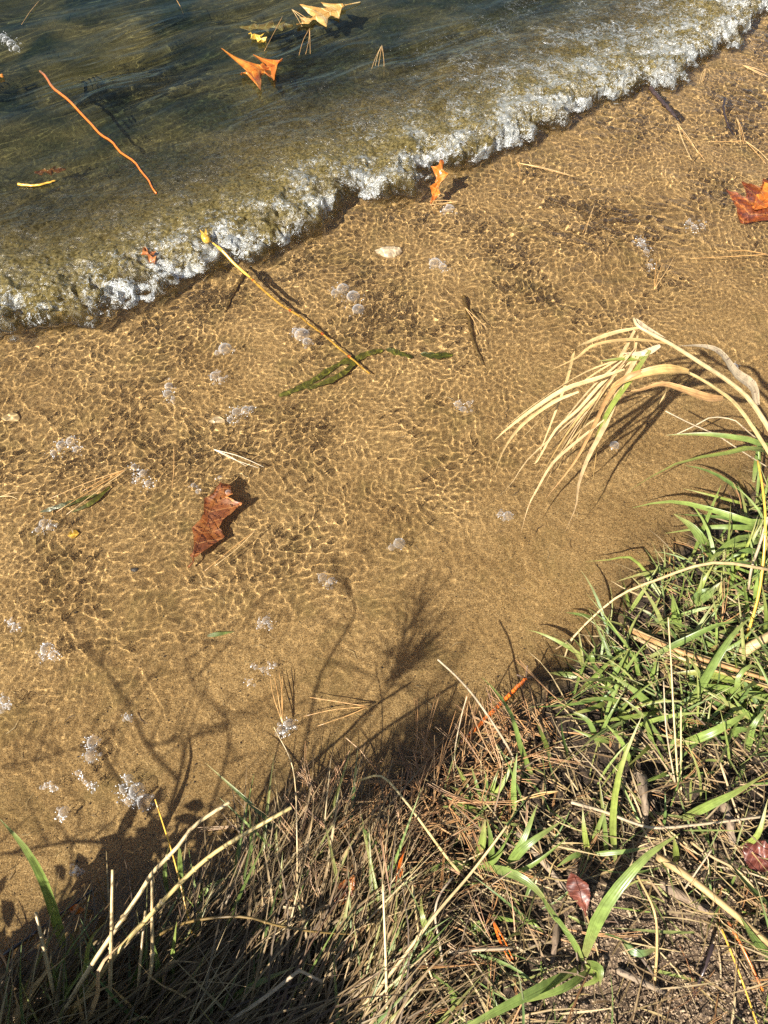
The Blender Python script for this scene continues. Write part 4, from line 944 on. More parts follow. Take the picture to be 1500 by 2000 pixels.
for i_ in (7, 14, 20, 25):
    MB().tube([c[i_], c[i_].lerp(c[i_ + 1], .25), c[i_].lerp(c[i_ + 1], .5)], lambda t: .0024 + .0012 * math.sin(3.14 * t), 7).build('joint', M['orange_stem'], rt)
stalk('orange_stalk', 'twisted orange stalk lying in the dark water behind the wave', 'plant stalk', [W(78, 140, .000), W(110, 175, .002), W(150, 212, .003), W(190, 255, .003), W(225, 285, .003), W(262, 318, .003), W(285, 345, .003), W(305, 378, .002)], .0036, M['orange_stem'], .0024, GT, taper=0.45)
stalk('pale_twig', 'short pale twig floating beside the maroon leaf', 'twig', [P(35, 360, .006), P(70, 362, .006), P(108, 353, .006)], .0034, M['yellow_stem'], .0006, GT)
stalk('dark_twig', 'thick dark wet twig sticking out below the foam', 'twig', [P(1270, 172, .004), P(1290, 195, .004), P(1308, 215, .002), P(1326, 238, -.006)], .0062, M['darktwig'], .0012, GT)
stalk('dark_twig', 'thin curved black twig near the right edge of the water', 'twig', [P(1416, 192, .003), P(1413, 212, .003), P(1420, 240, .001), P(1432, 268, -.008)], .0033, M['darktwig'], .0006, GT)
stalk('sunken_reed', 'brown reed piece standing under water right of the weed', 'reed', [B(905, 578, .02), B(915, 620, .018), B(925, 670, .012), B(945, 712, .004)], .0042, M['brown_reed'], .0006, GT)
stalk('sunken_reed', 'olive reed lying on the sand below the wave near the yellow bud', 'reed', [B(480, 530, .004), B(455, 575, .004), B(440, 610, .004)], .0045, M['brown_reed'], .0006, GT)
rt, c = stalk('orange_stick', 'orange stick half out of the water beside the rusty needles', 'stick', [A(900, 1452, .004), A(960, 1392, .012), A(1000, 1352, .022), A(1028, 1325, .034)], .0036, M['orange_stem'], .0005, GT, taper=0.2)
for e in ((1010, 1318, .05), (1030, 1300, .06), (1042, 1322, .05), (1022, 1345, .03)):
    MB().tube([c[-1], A(*e)], lambda t: .0012, 5).build('twiglet', M['twig'], rt)
weed = empty('pondweed', B(545, 775, .01), 'dark green strip of weed under water across the yellow stalk', 'water weed')
for pts, wd in (([(545, 772, .004), (590, 755, .006), (640, 725, .007), (690, 695, .008)], .017), ([(670, 712, .007), (720, 690, .008), (750, 684, .008)], .015),
                ([(755, 682, .006), (780, 690, .008), (806, 698, .006)], .018), ([(822, 690, .006), (850, 695, .008), (884, 692, .005)], .019), ([(600, 760, .01), (660, 735, .012), (700, 700, .014)], .014)):
    MB().blade(spline([B(*p) for p in pts], 12), wd, prof=lambda t: (0.4 + 0.6 * math.sin(math.pi * t) ** 0.5) * (0.85 + 0.2 * math.sin(t * 23)), fold=.1, twist=.4).build('strand', M['weed'], weed)
weed2 = empty('pondweed', B(180, 985, .006), 'small dull green weed wisp under the needle bundle at left', 'water weed')
for pts, wd in (([(80, 1000, .006), (130, 985, .01), (190, 965, .01)], .010), ([(140, 1000, .006), (180, 980, .01), (215, 950, .01)], .009)):
    MB().blade(spline([B(*p) for p in pts], 9), wd, prof=lambda t: 0.3 + 0.7 * math.sin(math.pi * t), fold=.1).build('strand', M['weed'], weed2)
weed3 = empty('pondweed', B(430, 1238, .004), 'thin bright green weed thread on the sand below the oak leaf', 'water weed')
MB().blade(spline([B(405, 1242, .004), B(430, 1238, .006), B(458, 1234, .004)], 8), .008).build('strand', M['grass'], weed3)

# ------------------------------------------------------------------ needle bundles, each one a thing
GN = 'pine needle bundles on the water'
def needles(label, fan, tips, h=0.003, mat='needle_obj', sub=False, r=0.0009, grp=GN):
    f = (lambda a, b: B(a, b, h)) if sub else (lambda a, b: A(a, b, h))
    root = empty('pine_needles', f(*fan), label, 'pine needles', grp)
    for a, b in tips:
        p0, p1 = f(*fan), f(a, b)
        md = p0.lerp(p1, .5) + Vector((rnd.uniform(-.004, .004), rnd.uniform(-.004, .004), rnd.uniform(0, .003)))
        MB().tube(spline([p0, md, p1], 8), lambda t: r * (1 - .5 * t), 5).build('needle', M[mat], root)
needles('three needles hanging below the golden oak leaf', (605, 55), [(584, 108), (597, 106), (606, 105)])
needles('needles crossing the golden oak leaf', (570, 18), [(602, 46), (610, 44), (590, 52)])
needles('needle bundle at the top behind the wave middle', (746, 88), [(724, 140), (738, 135), (750, 150), (733, 128)])
needles('single needle left of the three hanging needles', (552, 32), [(516, 100)])
needles('needle pair floating at the left top edge', (78, 0), [(42, 48)])
needles('needle touching the top edge left of centre', (345, 0), [(358, 28)])
needles('cream needle bundle just above the oak leaf', (418, 878), [(515, 912), (505, 914), (480, 910)], .004, 'needle_pale')
needles('tan needle bundle at left above the green weed wisp', (250, 915), [(95, 975), (110, 1000), (130, 1005), (160, 960)])
needles('upright single needle left of the cream bundle', (340, 872), [(336, 955)])
needles('tan needles standing out of a bubble cluster at lower centre', (552, 1412), [(527, 1320), (535, 1318), (545, 1312), (553, 1316), (540, 1335)], .006)
needles('thin needles lying right of the lower centre bubbles', (720, 1380), [(605, 1362), (590, 1400), (620, 1418)], .004)
needles('rusty needles under the standing orange leaf', (895, 394), [(838, 393), (840, 400), (846, 404)])
needles('needle bundle trailing from the thick dark twig', (1322, 240), [(1372, 305), (1364, 300), (1350, 312), (1376, 312)], .003)
needles('reddish needles below the thin black twig', (1438, 228), [(1452, 280), (1446, 278), (1455, 276)])
needles('needles at the right edge below the black twig', (1455, 275), [(1502, 315), (1496, 320), (1390, 277)])
needles('needle spray at the right edge under the foam end', (1450, 127), [(1500, 150), (1496, 142), (1490, 148)])
needles('short needles just right of the foam tongue', (1378, 132), [(1370, 160), (1366, 164), (1374, 158)])
needles('pale needle pair in the middle of the right shallows', (1162, 398), [(1142, 460), (1138, 455)])
needles('long needles crossing near the standing leaf', (1010, 318), [(1120, 344), (1112, 343), (1015, 348)], .001)
needles('needles fanning from the froth at right', (1278, 565), [(1283, 505), (1296, 510), (1318, 500)])
needles('long pale needle arching at the right edge above the straw', (1500, 497), [(1348, 505), (1420, 490)])
needles('needles leaning beside the sunken reed piece', (908, 600), [(950, 640), (938, 655)])
needles('faint needle below the oak leaf stalk', (500, 1035), [(400, 1115), (420, 1105)])
needles('needle pair by the left bank weed', (0, 970), [(38, 962), (34, 975)])
needles('orange needle stack beside the broad leaning blade', (1310, 1055), [(1303, 1130), (1310, 1130), (1296, 1128), (1316, 1126)], .02)
needles('orange needle pair pointing right over the short rosette', (1090, 1545), [(1005, 1567), (1012, 1564)], .05, 'needle_obj', False, .0013)
needles('orange twin needles near the clover', (962, 1795), [(998, 1878), (1003, 1876), (992, 1872)], .03, 'orange_stem', False, .0014)
needles('folded orange needles among the rusty litter', (794, 1650), [(782, 1720), (786, 1715), (772, 1730)], .05, 'orange_stem', False, .0012)

# ------------------------------------------------------------------ wood chips, sticks and stones on the bank and the bed
def chip(label, a, b, r, mat='wood', name='wood_chip', cat='wood chip'):
    c = spline([A(*a), A((a[0] + b[0]) / 2 + 2, (a[1] + b[1]) / 2, a[2] + .004), A(*b)], 9)
    mb = MB().tube(c, lambda t: r * .8 * (0.9 + 0.10 * math.sin(t * 5 + r * 900)) * (1 - .35 * t) , 9)
    for i, p in enumerate(mb.v):
        mb.v[i] = p + Vector((rnd.gauss(0, r * .13), rnd.gauss(0, r * .13), rnd.gauss(0, r * .13)))
    tag(mb.build(name, M[mat], None, mat != 'wood'), label, cat, 'wood pieces on the bank')
chip('upright brown wood chip under the tall narrow green pair', (1252, 1515, .03), (1262, 1605, .01), .0085)
chip('grey brown wood chip near the right edge above the lime blade', (1415, 1572, .02), (1432, 1650, .01), .0095)
chip('dark grey stick lying between the rosette and the red leaf', (1012, 1625, .015), (1110, 1745, .01), .0070)
chip('pale bark strip on the soil above the long low blade', (1088, 1795, .01), (1078, 1880, .01), .0062)
chip('tan bark sliver on the sandy corner', (1205, 1895, .01), (1300, 1940, .006), .0058)
chip('thin dark stick standing on the sandy corner', (1392, 1845, .03), (1352, 1950, .005), .0035, 'darktwig', 'dark_stick', 'stick')
chip('brown bark plate beside the thick pale straw', (1290, 1725, .008), (1390, 1785, .008), .0100)
chip('black root lying at the shaded water edge', (0, 1870, .004), (180, 1740, .012), .0028, 'darktwig', 'dark_root', 'root')
def stone(label, px, py, r, col, caustic_ribs=0):
    m, n, L, pb, out = newmat('stone'); ns = noise(n, L, 120, 4, .6); rr = ramp(n, [(.3, tuple(x * .7 for x in col)), (.7, col)]); L.new(ns.outputs[0], rr.inputs[0]); L.new(rr.outputs[0], pb.inputs['Base Color']); pb.inputs['Roughness'].default_value = .6
    c = B(px, py, r * .25); mb = MB(); nu, nv = 22, 10
    for j in range(nv + 1):
        for i in range(nu):
            a, b = 2 * math.pi * i / nu, math.pi * j / nv
            k = r * (1 + .10 * math.sin(3 * a + px) + .06 * math.sin(5 * b + 2 * a) + (0.05 * math.cos(caustic_ribs * a) if caustic_ribs else 0))  # caustic light lines over the stone are put into its shape here
            mb.v.append(c + Vector((1.5 * k * math.sin(b) * math.cos(a), k * math.sin(b) * math.sin(a), .55 * k * math.cos(b)))); mb.uv.append((i / nu, j / nv))
    for j in range(nv):
        for i in range(nu):
            mb.quad(j * nu + i, (j + 1) * nu + i, (j + 1) * nu + (i + 1) % nu, j * nu + (i + 1) % nu)
    tag(mb.build('stone', m), label, 'stone', 'stones on the sand bed')
stone('pale stone with caustic lines shaped as ridges on the bed right of the yellow stalk', 760, 492, .019, (.72, .58, .40), 11)
stone('small pale stone on the bed above the cream needles', 424, 822, .010, (.62, .47, .28))
stone('sand coloured stone at the left edge of the bed', 22, 815, .012, (.55, .40, .2))
stone('tiny dark stone on the bed below the oak leaf', 263, 1112, .004, (.06, .05, .045))

# ------------------------------------------------------------------ bubble clusters
def sphere_mesh(name, nu, nv, lo=0.0):
    v = []; f = []; uv = []
    for j in range(nv + 1):
        b = math.pi * (1 - lo) * j / nv
        for i in range(nu):
            a = 2 * math.pi * i / nu
            v.append((math.sin(b) * math.cos(a), math.sin(b) * math.sin(a), math.cos(b))); uv.append((i / nu, j / nv))
    for j in range(nv):
        for i in range(nu):
            f.append((j * nu + i, (j + 1) * nu + i, (j + 1) * nu + (i + 1) % nu, j * nu + (i + 1) % nu))
    return v, f, uv
m, n, L, pb, out = newmat('bubble_film')
tr = n.new('ShaderNodeBsdfTransparent'); gs = n.new('ShaderNodeBsdfGlossy'); gs.inputs['Roughness'].default_value = 0.04
lw = n.new('ShaderNodeLayerWeight'); lw.inputs['Blend'].default_value = 0.5
pw = n.new('ShaderNodeMath'); pw.operation = 'POWER'; pw.inputs[1].default_value = 2.4; L.new(lw.outputs['Facing'], pw.inputs[0])
ma = n.new('ShaderNodeMath'); ma.operation = 'MULTIPLY_ADD'; ma.inputs[1].default_value = 0.9; ma.inputs[2].default_value = 0.07; L.new(pw.outputs[0], ma.inputs[0])
df = n.new('ShaderNodeBsdfDiffuse'); df.inputs[0].default_value = (.8, .8, .8, 1); gd = n.new('ShaderNodeMixShader'); gd.inputs[0].default_value = .55
L.new(gs.outputs[0], gd.inputs[1]); L.new(df.outputs[0], gd.inputs[2])
mx = n.new('ShaderNodeMixShader'); L.new(ma.outputs[0], mx.inputs[0]); L.new(tr.outputs[0], mx.inputs[1]); L.new(gd.outputs[0], mx.inputs[2]); L.new(mx.outputs[0], out.inputs[0])
M['bubble'] = m
m, n, L, pb, out = newmat('froth')
pb.inputs['Base Color'].default_value = (.93, .93, .93, 1); pb.inputs['Roughness'].default_value = .12; pb.inputs['Specular IOR Level'].default_value = .6
t2 = n.new('ShaderNodeBsdfTransparent'); tl = n.new('ShaderNodeBsdfTranslucent'); tl.inputs[0].default_value = (.85, .87, .88, 1)
m1 = n.new('ShaderNodeMixShader'); m1.inputs[0].default_value = .35; L.new(pb.outputs[0], m1.inputs[1]); L.new(tl.outputs[0], m1.inputs[2])
m2 = n.new('ShaderNodeMixShader'); m2.inputs[0].default_value = .18; L.new(m1.outputs[0], m2.inputs[1]); L.new(t2.outputs[0], m2.inputs[2]); L.new(m2.outputs[0], out.inputs[0])
M['froth'] = m
bv, bf, buv = sphere_mesh('bubble', 18, 8, 0.5)
bubble_me = raw_mesh('bubble', bv, bf, buv); bubble_me.materials.append(M['bubble'])
fv, ff, _ = sphere_mesh('froth', 6, 4, 0.0)
fv, ff = np.array(fv), np.array(ff)

def spheres(name, centres, radii, mat, parent=None, squash=1.0):
    k = len(fv); N = len(centres)
    c = np.array(centres); r = np.array(radii)
    v = (fv[None] * np.array([1, 1, squash])) * r[:, None, None] + c[:, None]
    f = ff[None] + (np.arange(N) * k)[:, None, None]
    v = v.reshape(-1, 3)
    if parent is not None: v = v - np.array(parent.location)
    me = raw_mesh(name, v, f.reshape(-1, 4)); me.materials.append(mat)
    return link(name, me, None, parent)

GB = 'bubble clusters floating on the shallows'
def cluster(label, bubs, froth, sprawl=10, bias=(0, 0)):
    x0, y0 = bubs[0][:2]
    p0 = P(x0, y0, 0); z0 = whgt(p0.x, p0.y)
    root = empty('bubble_cluster', P(x0, y0, z0), label, 'bubbles', GB)
    for bx, by, r in bubs:
        p = P(bx, by, z0); s = (p - Vector((0, 0, CAM_H))).length / FPX * r * 0.98
        o = bpy.data.objects.new('bubble', bubble_me); COL.objects.link(o); o.parent = root
        o.location = p - root.location; o.scale = (s, s, s * 0.85)
    for _ in range(rnd.randint(4, 9) if froth > 20 else 2):     # smaller bubbles round the big ones
        bx, by, r = rnd.choice(bubs); a = rnd.uniform(0, 6.283); q = rnd.uniform(1.6, 4.2)
        p = P(bx + (r + q * rnd.uniform(.6, 2.5)) * math.cos(a), by + (r + q * rnd.uniform(.6, 2.5)) * math.sin(a) * .85, z0); s = q * 0.0008
        o = bpy.data.objects.new('bubble', bubble_me); COL.objects.link(o); o.parent = root
        o.location = p - root.location; o.scale = (s, s, s * 0.9)
    cs, rs_ = [], []
    for _ in range(int(froth * .55)):
        bx, by, r = rnd.choice(bubs)
        a = rnd.uniform(0, 2 * math.pi); d = r + abs(rnd.gauss(0, 1)) * sprawl * 0.45
        p = P(bx + bias[0] * rnd.random() + d * math.cos(a), by + bias[1] * rnd.random() + d * math.sin(a) * .8, z0 + 0.0006)
        cs.append(p); rs_.append(abs(rnd.gauss(.0003, .0004)) + .0002)
    if cs:
        f = spheres('froth', cs, rs_, M['froth'], root); f['kind'] = 'stuff'
for args in (
    ('big five bubble cluster with thick froth above the pale stems', [(268, 1545, 15), (253, 1564, 9), (243, 1540, 9), (252, 1521, 8), (283, 1566, 14)], 260, 10, (-10, 4)),
    ('double bubble with a froth rim near the left, above the five bubble cluster', [(183, 1450, 12), (179, 1476, 12)], 120, 7, (-10, 0)),
    ('froth strip trailing left of the five bubble cluster', [(152, 1510, 5), (163, 1522, 4), (175, 1532, 4), (184, 1536, 5)], 110, 9),
    ('single round bubble below the froth strip', [(126, 1586, 10), (120, 1598, 4)], 50, 5, (-6, 2)),
    ('small froth scrap left of the froth strip', [(92, 1533, 5), (105, 1540, 6)], 60, 7),
    ('bubbles at the foot of the lower centre needles', [(566, 1414, 10), (548, 1425, 7), (556, 1432, 6)], 120, 8),
    ('scattered froth above the lower centre needles', [(500, 1303, 5), (515, 1308, 6), (488, 1332, 5), (530, 1302, 4)], 90, 9),
    ('clear lone bubble right of centre near the straw tips', [(992, 1008, 10), (978, 1004, 6)], 26, 4),
    ('three bubbles with dark rims right of centre below the oak leaf', [(630, 1128, 9), (648, 1135, 8), (640, 1142, 6)], 30, 6),
    ('wide faint froth patch below the wave in the centre', [(670, 565, 12), (690, 580, 13), (700, 605, 12), (655, 572, 8)], 80, 16),
    ('ring bubbles left of the yellow stalk end', [(590, 655, 15), (600, 668, 9), (578, 648, 8)], 34, 8),
    ('faint bubbles below the shade of the wave', [(440, 682, 13), (425, 690, 6)], 16, 6),
    ('bubble ring above the small pale stone', [(420, 735, 10), (432, 742, 6)], 30, 8),
    ('upright string of bubbles in the left middle', [(330, 755, 8), (328, 770, 9), (338, 782, 5)], 40, 8),
    ('froth patch right of the small pale stone', [(462, 805, 9), (480, 802, 9), (450, 820, 7), (492, 798, 6)], 100, 10),
    ('froth smear left above the tan needle bundle', [(120, 870, 9), (140, 862, 10), (150, 878, 7), (105, 885, 6)], 120, 12),
    ('white froth streak beside the tan needle bundle', [(262, 912, 6), (280, 925, 8), (290, 945, 7), (270, 935, 5)], 130, 12),
    ('foam patch below the green weed wisp at left', [(85, 1022, 8), (98, 1030, 7), (75, 1035, 6)], 110, 10),
    ('crescent of froth at left below the sand ridge', [(92, 1268, 12), (105, 1280, 9), (88, 1285, 6)], 130, 10),
    ('froth touching the left edge above the long branch shadow', [(8, 1368, 8), (5, 1385, 8), (16, 1378, 5)], 100, 9),
    ('froth speck left of the sand ridge', [(30, 1225, 6), (22, 1215, 4)], 50, 7),
    ('froth patch with a tail on the right shallows', [(1255, 480, 7), (1262, 492, 6), (1270, 520, 5), (1250, 470, 5)], 150, 12),
    ('froth next to the wet red leaf at the right edge', [(1355, 445, 6), (1370, 440, 4), (1345, 436, 5)], 80, 12),
    ('bubble pair below the standing orange leaf', [(878, 408, 9), (868, 412, 5)], 30, 5),
    ('dim bubble patch in the centre right of the pale stone', [(850, 515, 12), (865, 522, 8)], 30, 10),
    ('bubbles trapped under the tips of the straw', [(895, 790, 8), (905, 800, 7), (915, 788, 5)], 30, 9),
    ('ring bubble in the calm water under the straw', [(1200, 870, 9)], 6, 3),
    ('ring bubble in the calm water right of the straw stalks', [(1432, 718, 9)], 6, 3),
    ('faint double ring bubble in the middle of the sand', [(780, 1062, 12), (765, 1070, 7)], 10, 6),
    ('small bubbles hugging the tip of the brown oak leaf', [(388, 960, 6), (446, 962, 6), (430, 934, 5), (378, 948, 5)], 14, 3),
    ('loose froth in the centre below the three dark rimmed bubbles', [(520, 1212, 8), (510, 1222, 6), (528, 1222, 5)], 50, 9),
    ('tiny bubble near the branch shadow at lower left', [(252, 1402, 6), (246, 1398, 4)], 26, 4),
    ('froth fleck in the shade of the bushes at lower left', [(150, 1700, 6), (146, 1708, 4)], 22, 4),
    ('white lace foam scrap on the dark water at the top left', [(12, 78, 6), (22, 86, 7), (32, 96, 6), (5, 72, 5)], 200, 12)):
    cluster(*args)

# ------------------------------------------------------------------ uncountable litter on the bank, one object per kind
def in_poly(x, y, poly):
    c = False; j = len(poly) - 1
    for i in range(len(poly)):
        (xi, yi), (xj, yj) = poly[i], poly[j]
        if (yi > y) != (yj > y) and x < (xj - xi) * (y - yi) / (yj - yi) + xi: c = not c
        j = i
    return c

def sample(poly, k):
    xs = [p[0] for p in poly]; ys = [p[1] for p in poly]; out = []
    while len(out) < k:
        x, y = rnd.uniform(min(xs), max(xs)), rnd.uniform(min(ys), max(ys))
        if in_poly(x, y, poly): out.append((x, y))
    return out

def wang(px, py, dx, dy):
    a, b = G(px, py), G(px + dx, py + dy)
    return math.atan2(b.y - a.y, b.x - a.x)

BANK = [(-120, 2120), (-60, 1930), (120, 1870), (330, 1800), (430, 1710), (500, 1610), (560, 1550), (640, 1585), (720, 1555), (820, 1490), (900, 1460), (1000, 1410), (1080, 1340), (1150, 1285), (1220, 1200), (1265, 1130), (1335, 1070), (1430, 1010), (1600, 930), (1600, 2120)]
THATCH = [(-100, 2120), (-60, 1980), (200, 1900), (330, 1840), (430, 1760), (490, 1680), (560, 1620), (680, 1620), (760, 1680), (780, 1850), (760, 2120)]
LITTER = [(600, 1560), (720, 1540), (820, 1475), (900, 1440), (1000, 1395), (1060, 1370), (1090, 1420), (1000, 1520), (900, 1640), (780, 1760), (640, 1780), (620, 1640)]
RIGHT = [(760, 1640), (900, 1500), (1010, 1430), (1080, 1345), (1150, 1285), (1220, 1200), (1265, 1130), (1335, 1070), (1430, 1010), (1600, 930), (1600, 2120), (760, 2120)]
SAND = [(1150, 1730), (1330, 1780), (1520, 1900), (1520, 2120), (1080, 2120), (1010, 1960)]

def strands(name, mat, items, label=None, sides=False):
    mb = MB()
    for c, wd in items:
        if sides: mb.tube(c, lambda t: wd * (1 - .5 * t), 4, cap=False)
        else: mb.blade(c, wd, fold=rnd.uniform(.1, .6), twist=rnd.uniform(-1, 1), tw0=rnd.uniform(-.8, .8))
    o = mb.build(name, mat); o['kind'] = 'stuff'
    return o

def ground_path(px, py, az, el, Ln, droop, n=6, lift=0.0, curl=0.0):
    b = G(px, py, lift)
    c = path(b, az, el, Ln, droop, n, curl)
    for p in c:
        g = tz(p.x, p.y)
        if p.z < g + 0.002: p.z = g + 0.002 + rnd.random() * 0.004
    return c

it = []
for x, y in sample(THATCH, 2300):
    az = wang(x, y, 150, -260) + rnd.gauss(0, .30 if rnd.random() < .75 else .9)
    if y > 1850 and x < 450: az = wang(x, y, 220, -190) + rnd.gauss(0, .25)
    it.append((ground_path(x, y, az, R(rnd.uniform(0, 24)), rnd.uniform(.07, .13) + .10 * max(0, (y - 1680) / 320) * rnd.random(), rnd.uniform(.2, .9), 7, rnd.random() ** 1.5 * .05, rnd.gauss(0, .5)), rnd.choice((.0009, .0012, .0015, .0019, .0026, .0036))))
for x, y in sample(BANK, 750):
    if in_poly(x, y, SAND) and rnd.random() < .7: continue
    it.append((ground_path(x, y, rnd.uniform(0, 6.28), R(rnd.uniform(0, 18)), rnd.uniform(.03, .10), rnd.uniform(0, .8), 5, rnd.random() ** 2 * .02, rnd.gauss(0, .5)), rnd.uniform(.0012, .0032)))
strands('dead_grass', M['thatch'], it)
it = []
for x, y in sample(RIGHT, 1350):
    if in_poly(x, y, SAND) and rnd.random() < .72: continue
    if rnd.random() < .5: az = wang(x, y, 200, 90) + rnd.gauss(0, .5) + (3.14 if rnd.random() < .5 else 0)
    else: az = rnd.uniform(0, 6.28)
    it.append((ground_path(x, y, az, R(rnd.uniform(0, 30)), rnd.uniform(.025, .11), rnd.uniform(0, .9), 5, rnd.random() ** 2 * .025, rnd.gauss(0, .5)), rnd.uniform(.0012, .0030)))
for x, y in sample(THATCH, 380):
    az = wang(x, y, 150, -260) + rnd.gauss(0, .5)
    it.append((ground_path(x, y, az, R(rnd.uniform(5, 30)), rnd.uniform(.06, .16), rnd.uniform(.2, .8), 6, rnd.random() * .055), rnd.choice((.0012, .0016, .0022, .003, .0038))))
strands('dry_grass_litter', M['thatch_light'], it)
it = []
def nd(x, y, lift):
    az = rnd.uniform(0, 6.28); Ln = rnd.uniform(.05, .095)
    b = ground_path(x, y, az, R(rnd.uniform(-4, 22)), Ln, rnd.uniform(0, .4), 4, rnd.random() ** 2 * lift, rnd.gauss(0, .3))
    for k in range(rnd.choice((2, 3, 3))):
        o = Vector((rnd.gauss(0, .002), rnd.gauss(0, .002), rnd.gauss(0, .001)))
        it.append(([p + o * (i / 1.5) for i, p in enumerate(b)], .00075))
for x, y in sample(LITTER, 340): nd(x, y, .04)
for x, y in sample(BANK, 240):
    if not in_poly(x, y, SAND) or rnd.random() < .2: nd(x, y, .03)
for x, y in sample([(560, 1600), (760, 1560), (780, 1800), (640, 1800)], 90): nd(x, y, .06)
strands('pine_needle_litter', M['needle'], it, sides=True)
it = []
for x, y in sample(RIGHT, 430):
    if in_poly(x, y, SAND) and rnd.random() < .85: continue
    if in_poly(x, y, LITTER) and rnd.random() < .6: continue
    it.append((ground_path(x, y, rnd.uniform(0, 6.28), R(rnd.uniform(10, 70)), rnd.uniform(.04, .12), rnd.uniform(.3, 1.5), 7, 0, rnd.gauss(0, .5)), rnd.uniform(.0016, .0045)))
for x, y in sample([(1250, 1140), (1440, 1000), (1600, 930), (1600, 1480), (1180, 1420), (1080, 1360)], 330):
    it.append((ground_path(x, y, rnd.uniform(0, 6.28), R(rnd.uniform(15, 75)), rnd.uniform(.06, .15), rnd.uniform(.4, 1.6), 8, 0, rnd.gauss(0, .5)), rnd.choice((.0018, .0025, .003, .004, .0055, .007))))
for x, y in sample(THATCH, 120):
    it.append((ground_path(x, y, wang(x, y, 100, -260) + rnd.gauss(0, .5), R(rnd.uniform(10, 50)), rnd.uniform(.07, .16), rnd.uniform(.3, 1.2), 7, .02), rnd.uniform(.0025, .006)))
strands('short_grass', M['grass_stuff'], it)

# the same cover carried on past the edges of the view
OUT = [(1600, 900), (2050, 640), (2150, 2400), (-200, 2400), (-150, 2120), (1600, 2120)]
strands('dry_grass_litter', M['thatch_light'], [(ground_path(x, y, rnd.uniform(0, 6.28), R(rnd.uniform(0, 30)), rnd.uniform(.03, .12), rnd.uniform(0, .9), 5, rnd.random() ** 2 * .03, rnd.gauss(0, .5)), rnd.uniform(.0012, .0032)) for x, y in sample(OUT, 1100)])
strands('dead_grass', M['thatch'], [(ground_path(x, y, rnd.uniform(0, 6.28), R(rnd.uniform(0, 20)), rnd.uniform(.03, .12), rnd.uniform(0, .9), 5, rnd.random() ** 2 * .03, rnd.gauss(0, .5)), rnd.uniform(.0012, .0032)) for x, y in sample(OUT, 700)])
strands('short_grass', M['grass_stuff'], [(ground_path(x, y, rnd.uniform(0, 6.28), R(rnd.uniform(15, 75)), rnd.uniform(.05, .15), rnd.uniform(.4, 1.6), 7, 0, rnd.gauss(0, .5)), rnd.uniform(.002, .006)) for x, y in sample(OUT, 650)])

# crumbs of soil and coarse sand on the open soil
def lumps(name, pts, rad, mat):
    v0 = np.array([(1, 0, 0), (-1, 0, 0), (0, 1, 0), (0, -1, 0), (0, 0, 1), (0, 0, -1)], float)
    f0 = np.array([(0, 2, 4), (2, 1, 4), (1, 3, 4), (3, 0, 4), (2, 0, 5), (1, 2, 5), (3, 1, 5), (0, 3, 5)])
    N = len(pts); v = v0[None] * rng.uniform(.55, 1.25, (N, 6, 1)) * np.array(rad)[:, None, None] + rng.normal(0, .2, (N, 6, 3)) * np.array(rad)[:, None, None] + np.array([tuple(p) for p in pts])[:, None]
    f = f0[None] + (np.arange(N) * 6)[:, None, None]
    o = link(name, raw_mesh(name, v.reshape(-1, 3), f.reshape(-1, 3), None, False), mat); o['kind'] = 'stuff'
    return o
m, n, L, pb, out = newmat('soil_crumb')
g = n.new('ShaderNodeNewGeometry'); r = ramp(n, [(0, (.05, .033, .022)), (.35, (.16, .11, .07)), (.75, (.27, .19, .115)), (1, (.37, .28, .18))]); L.new(g.outputs['Random Per Island'], r.inputs[0]); L.new(r.outputs[0], pb.inputs['Base Color']); pb.inputs['Roughness'].default_value = .85
M['crumb'] = m
pts, rad = [], []
for x, y in sample(SAND, 6500) + sample(RIGHT, 3000):
    p = G(x, y, 0); 
    q = .0007 + .0024 * rnd.random() ** 5 + .0006 * rnd.random()
    p.z += q * .3; pts.append(p); rad.append(q)
lumps('soil_crumbs', pts, rad, M['crumb'])

# dark specks lying on the sand bed
m, n, L, pb, out = newmat('bed_speck'); pb.inputs['Base Color'].default_value = (.035, .022, .014, 1); pb.inputs['Roughness'].default_value = .6
M['speck'] = m
WATER = [(0, 660), (430, 530), (800, 400), (1180, 220), (1500, 90), (1500, 920), (1330, 1050), (1140, 1270), (900, 1440), (560, 1530), (330, 1750), (0, 1850)]
pts, rad = [], []
for x, y in sample(WATER, 1500):
    p = B(x, y, 0); q = .0006 + .0016 * rnd.random() ** 3; p.z += q * .4; pts.append(p); rad.append(q)
lumps('bed_specks', pts, rad, M['speck'])

it = []
for x, y in sample(WATER, 420):
    az = rnd.uniform(0, 6.28); ln = rnd.uniform(.004, .03); b = B(x, y, .002)
    it.append(([b, b + Vector((math.cos(az) * ln * .5, math.sin(az) * ln * .5, .002)), b + Vector((math.cos(az + .3) * ln, math.sin(az + .3) * ln, .001))], rnd.uniform(.0006, .0022)))
strands('bed_litter', M['thatch_light'], it)

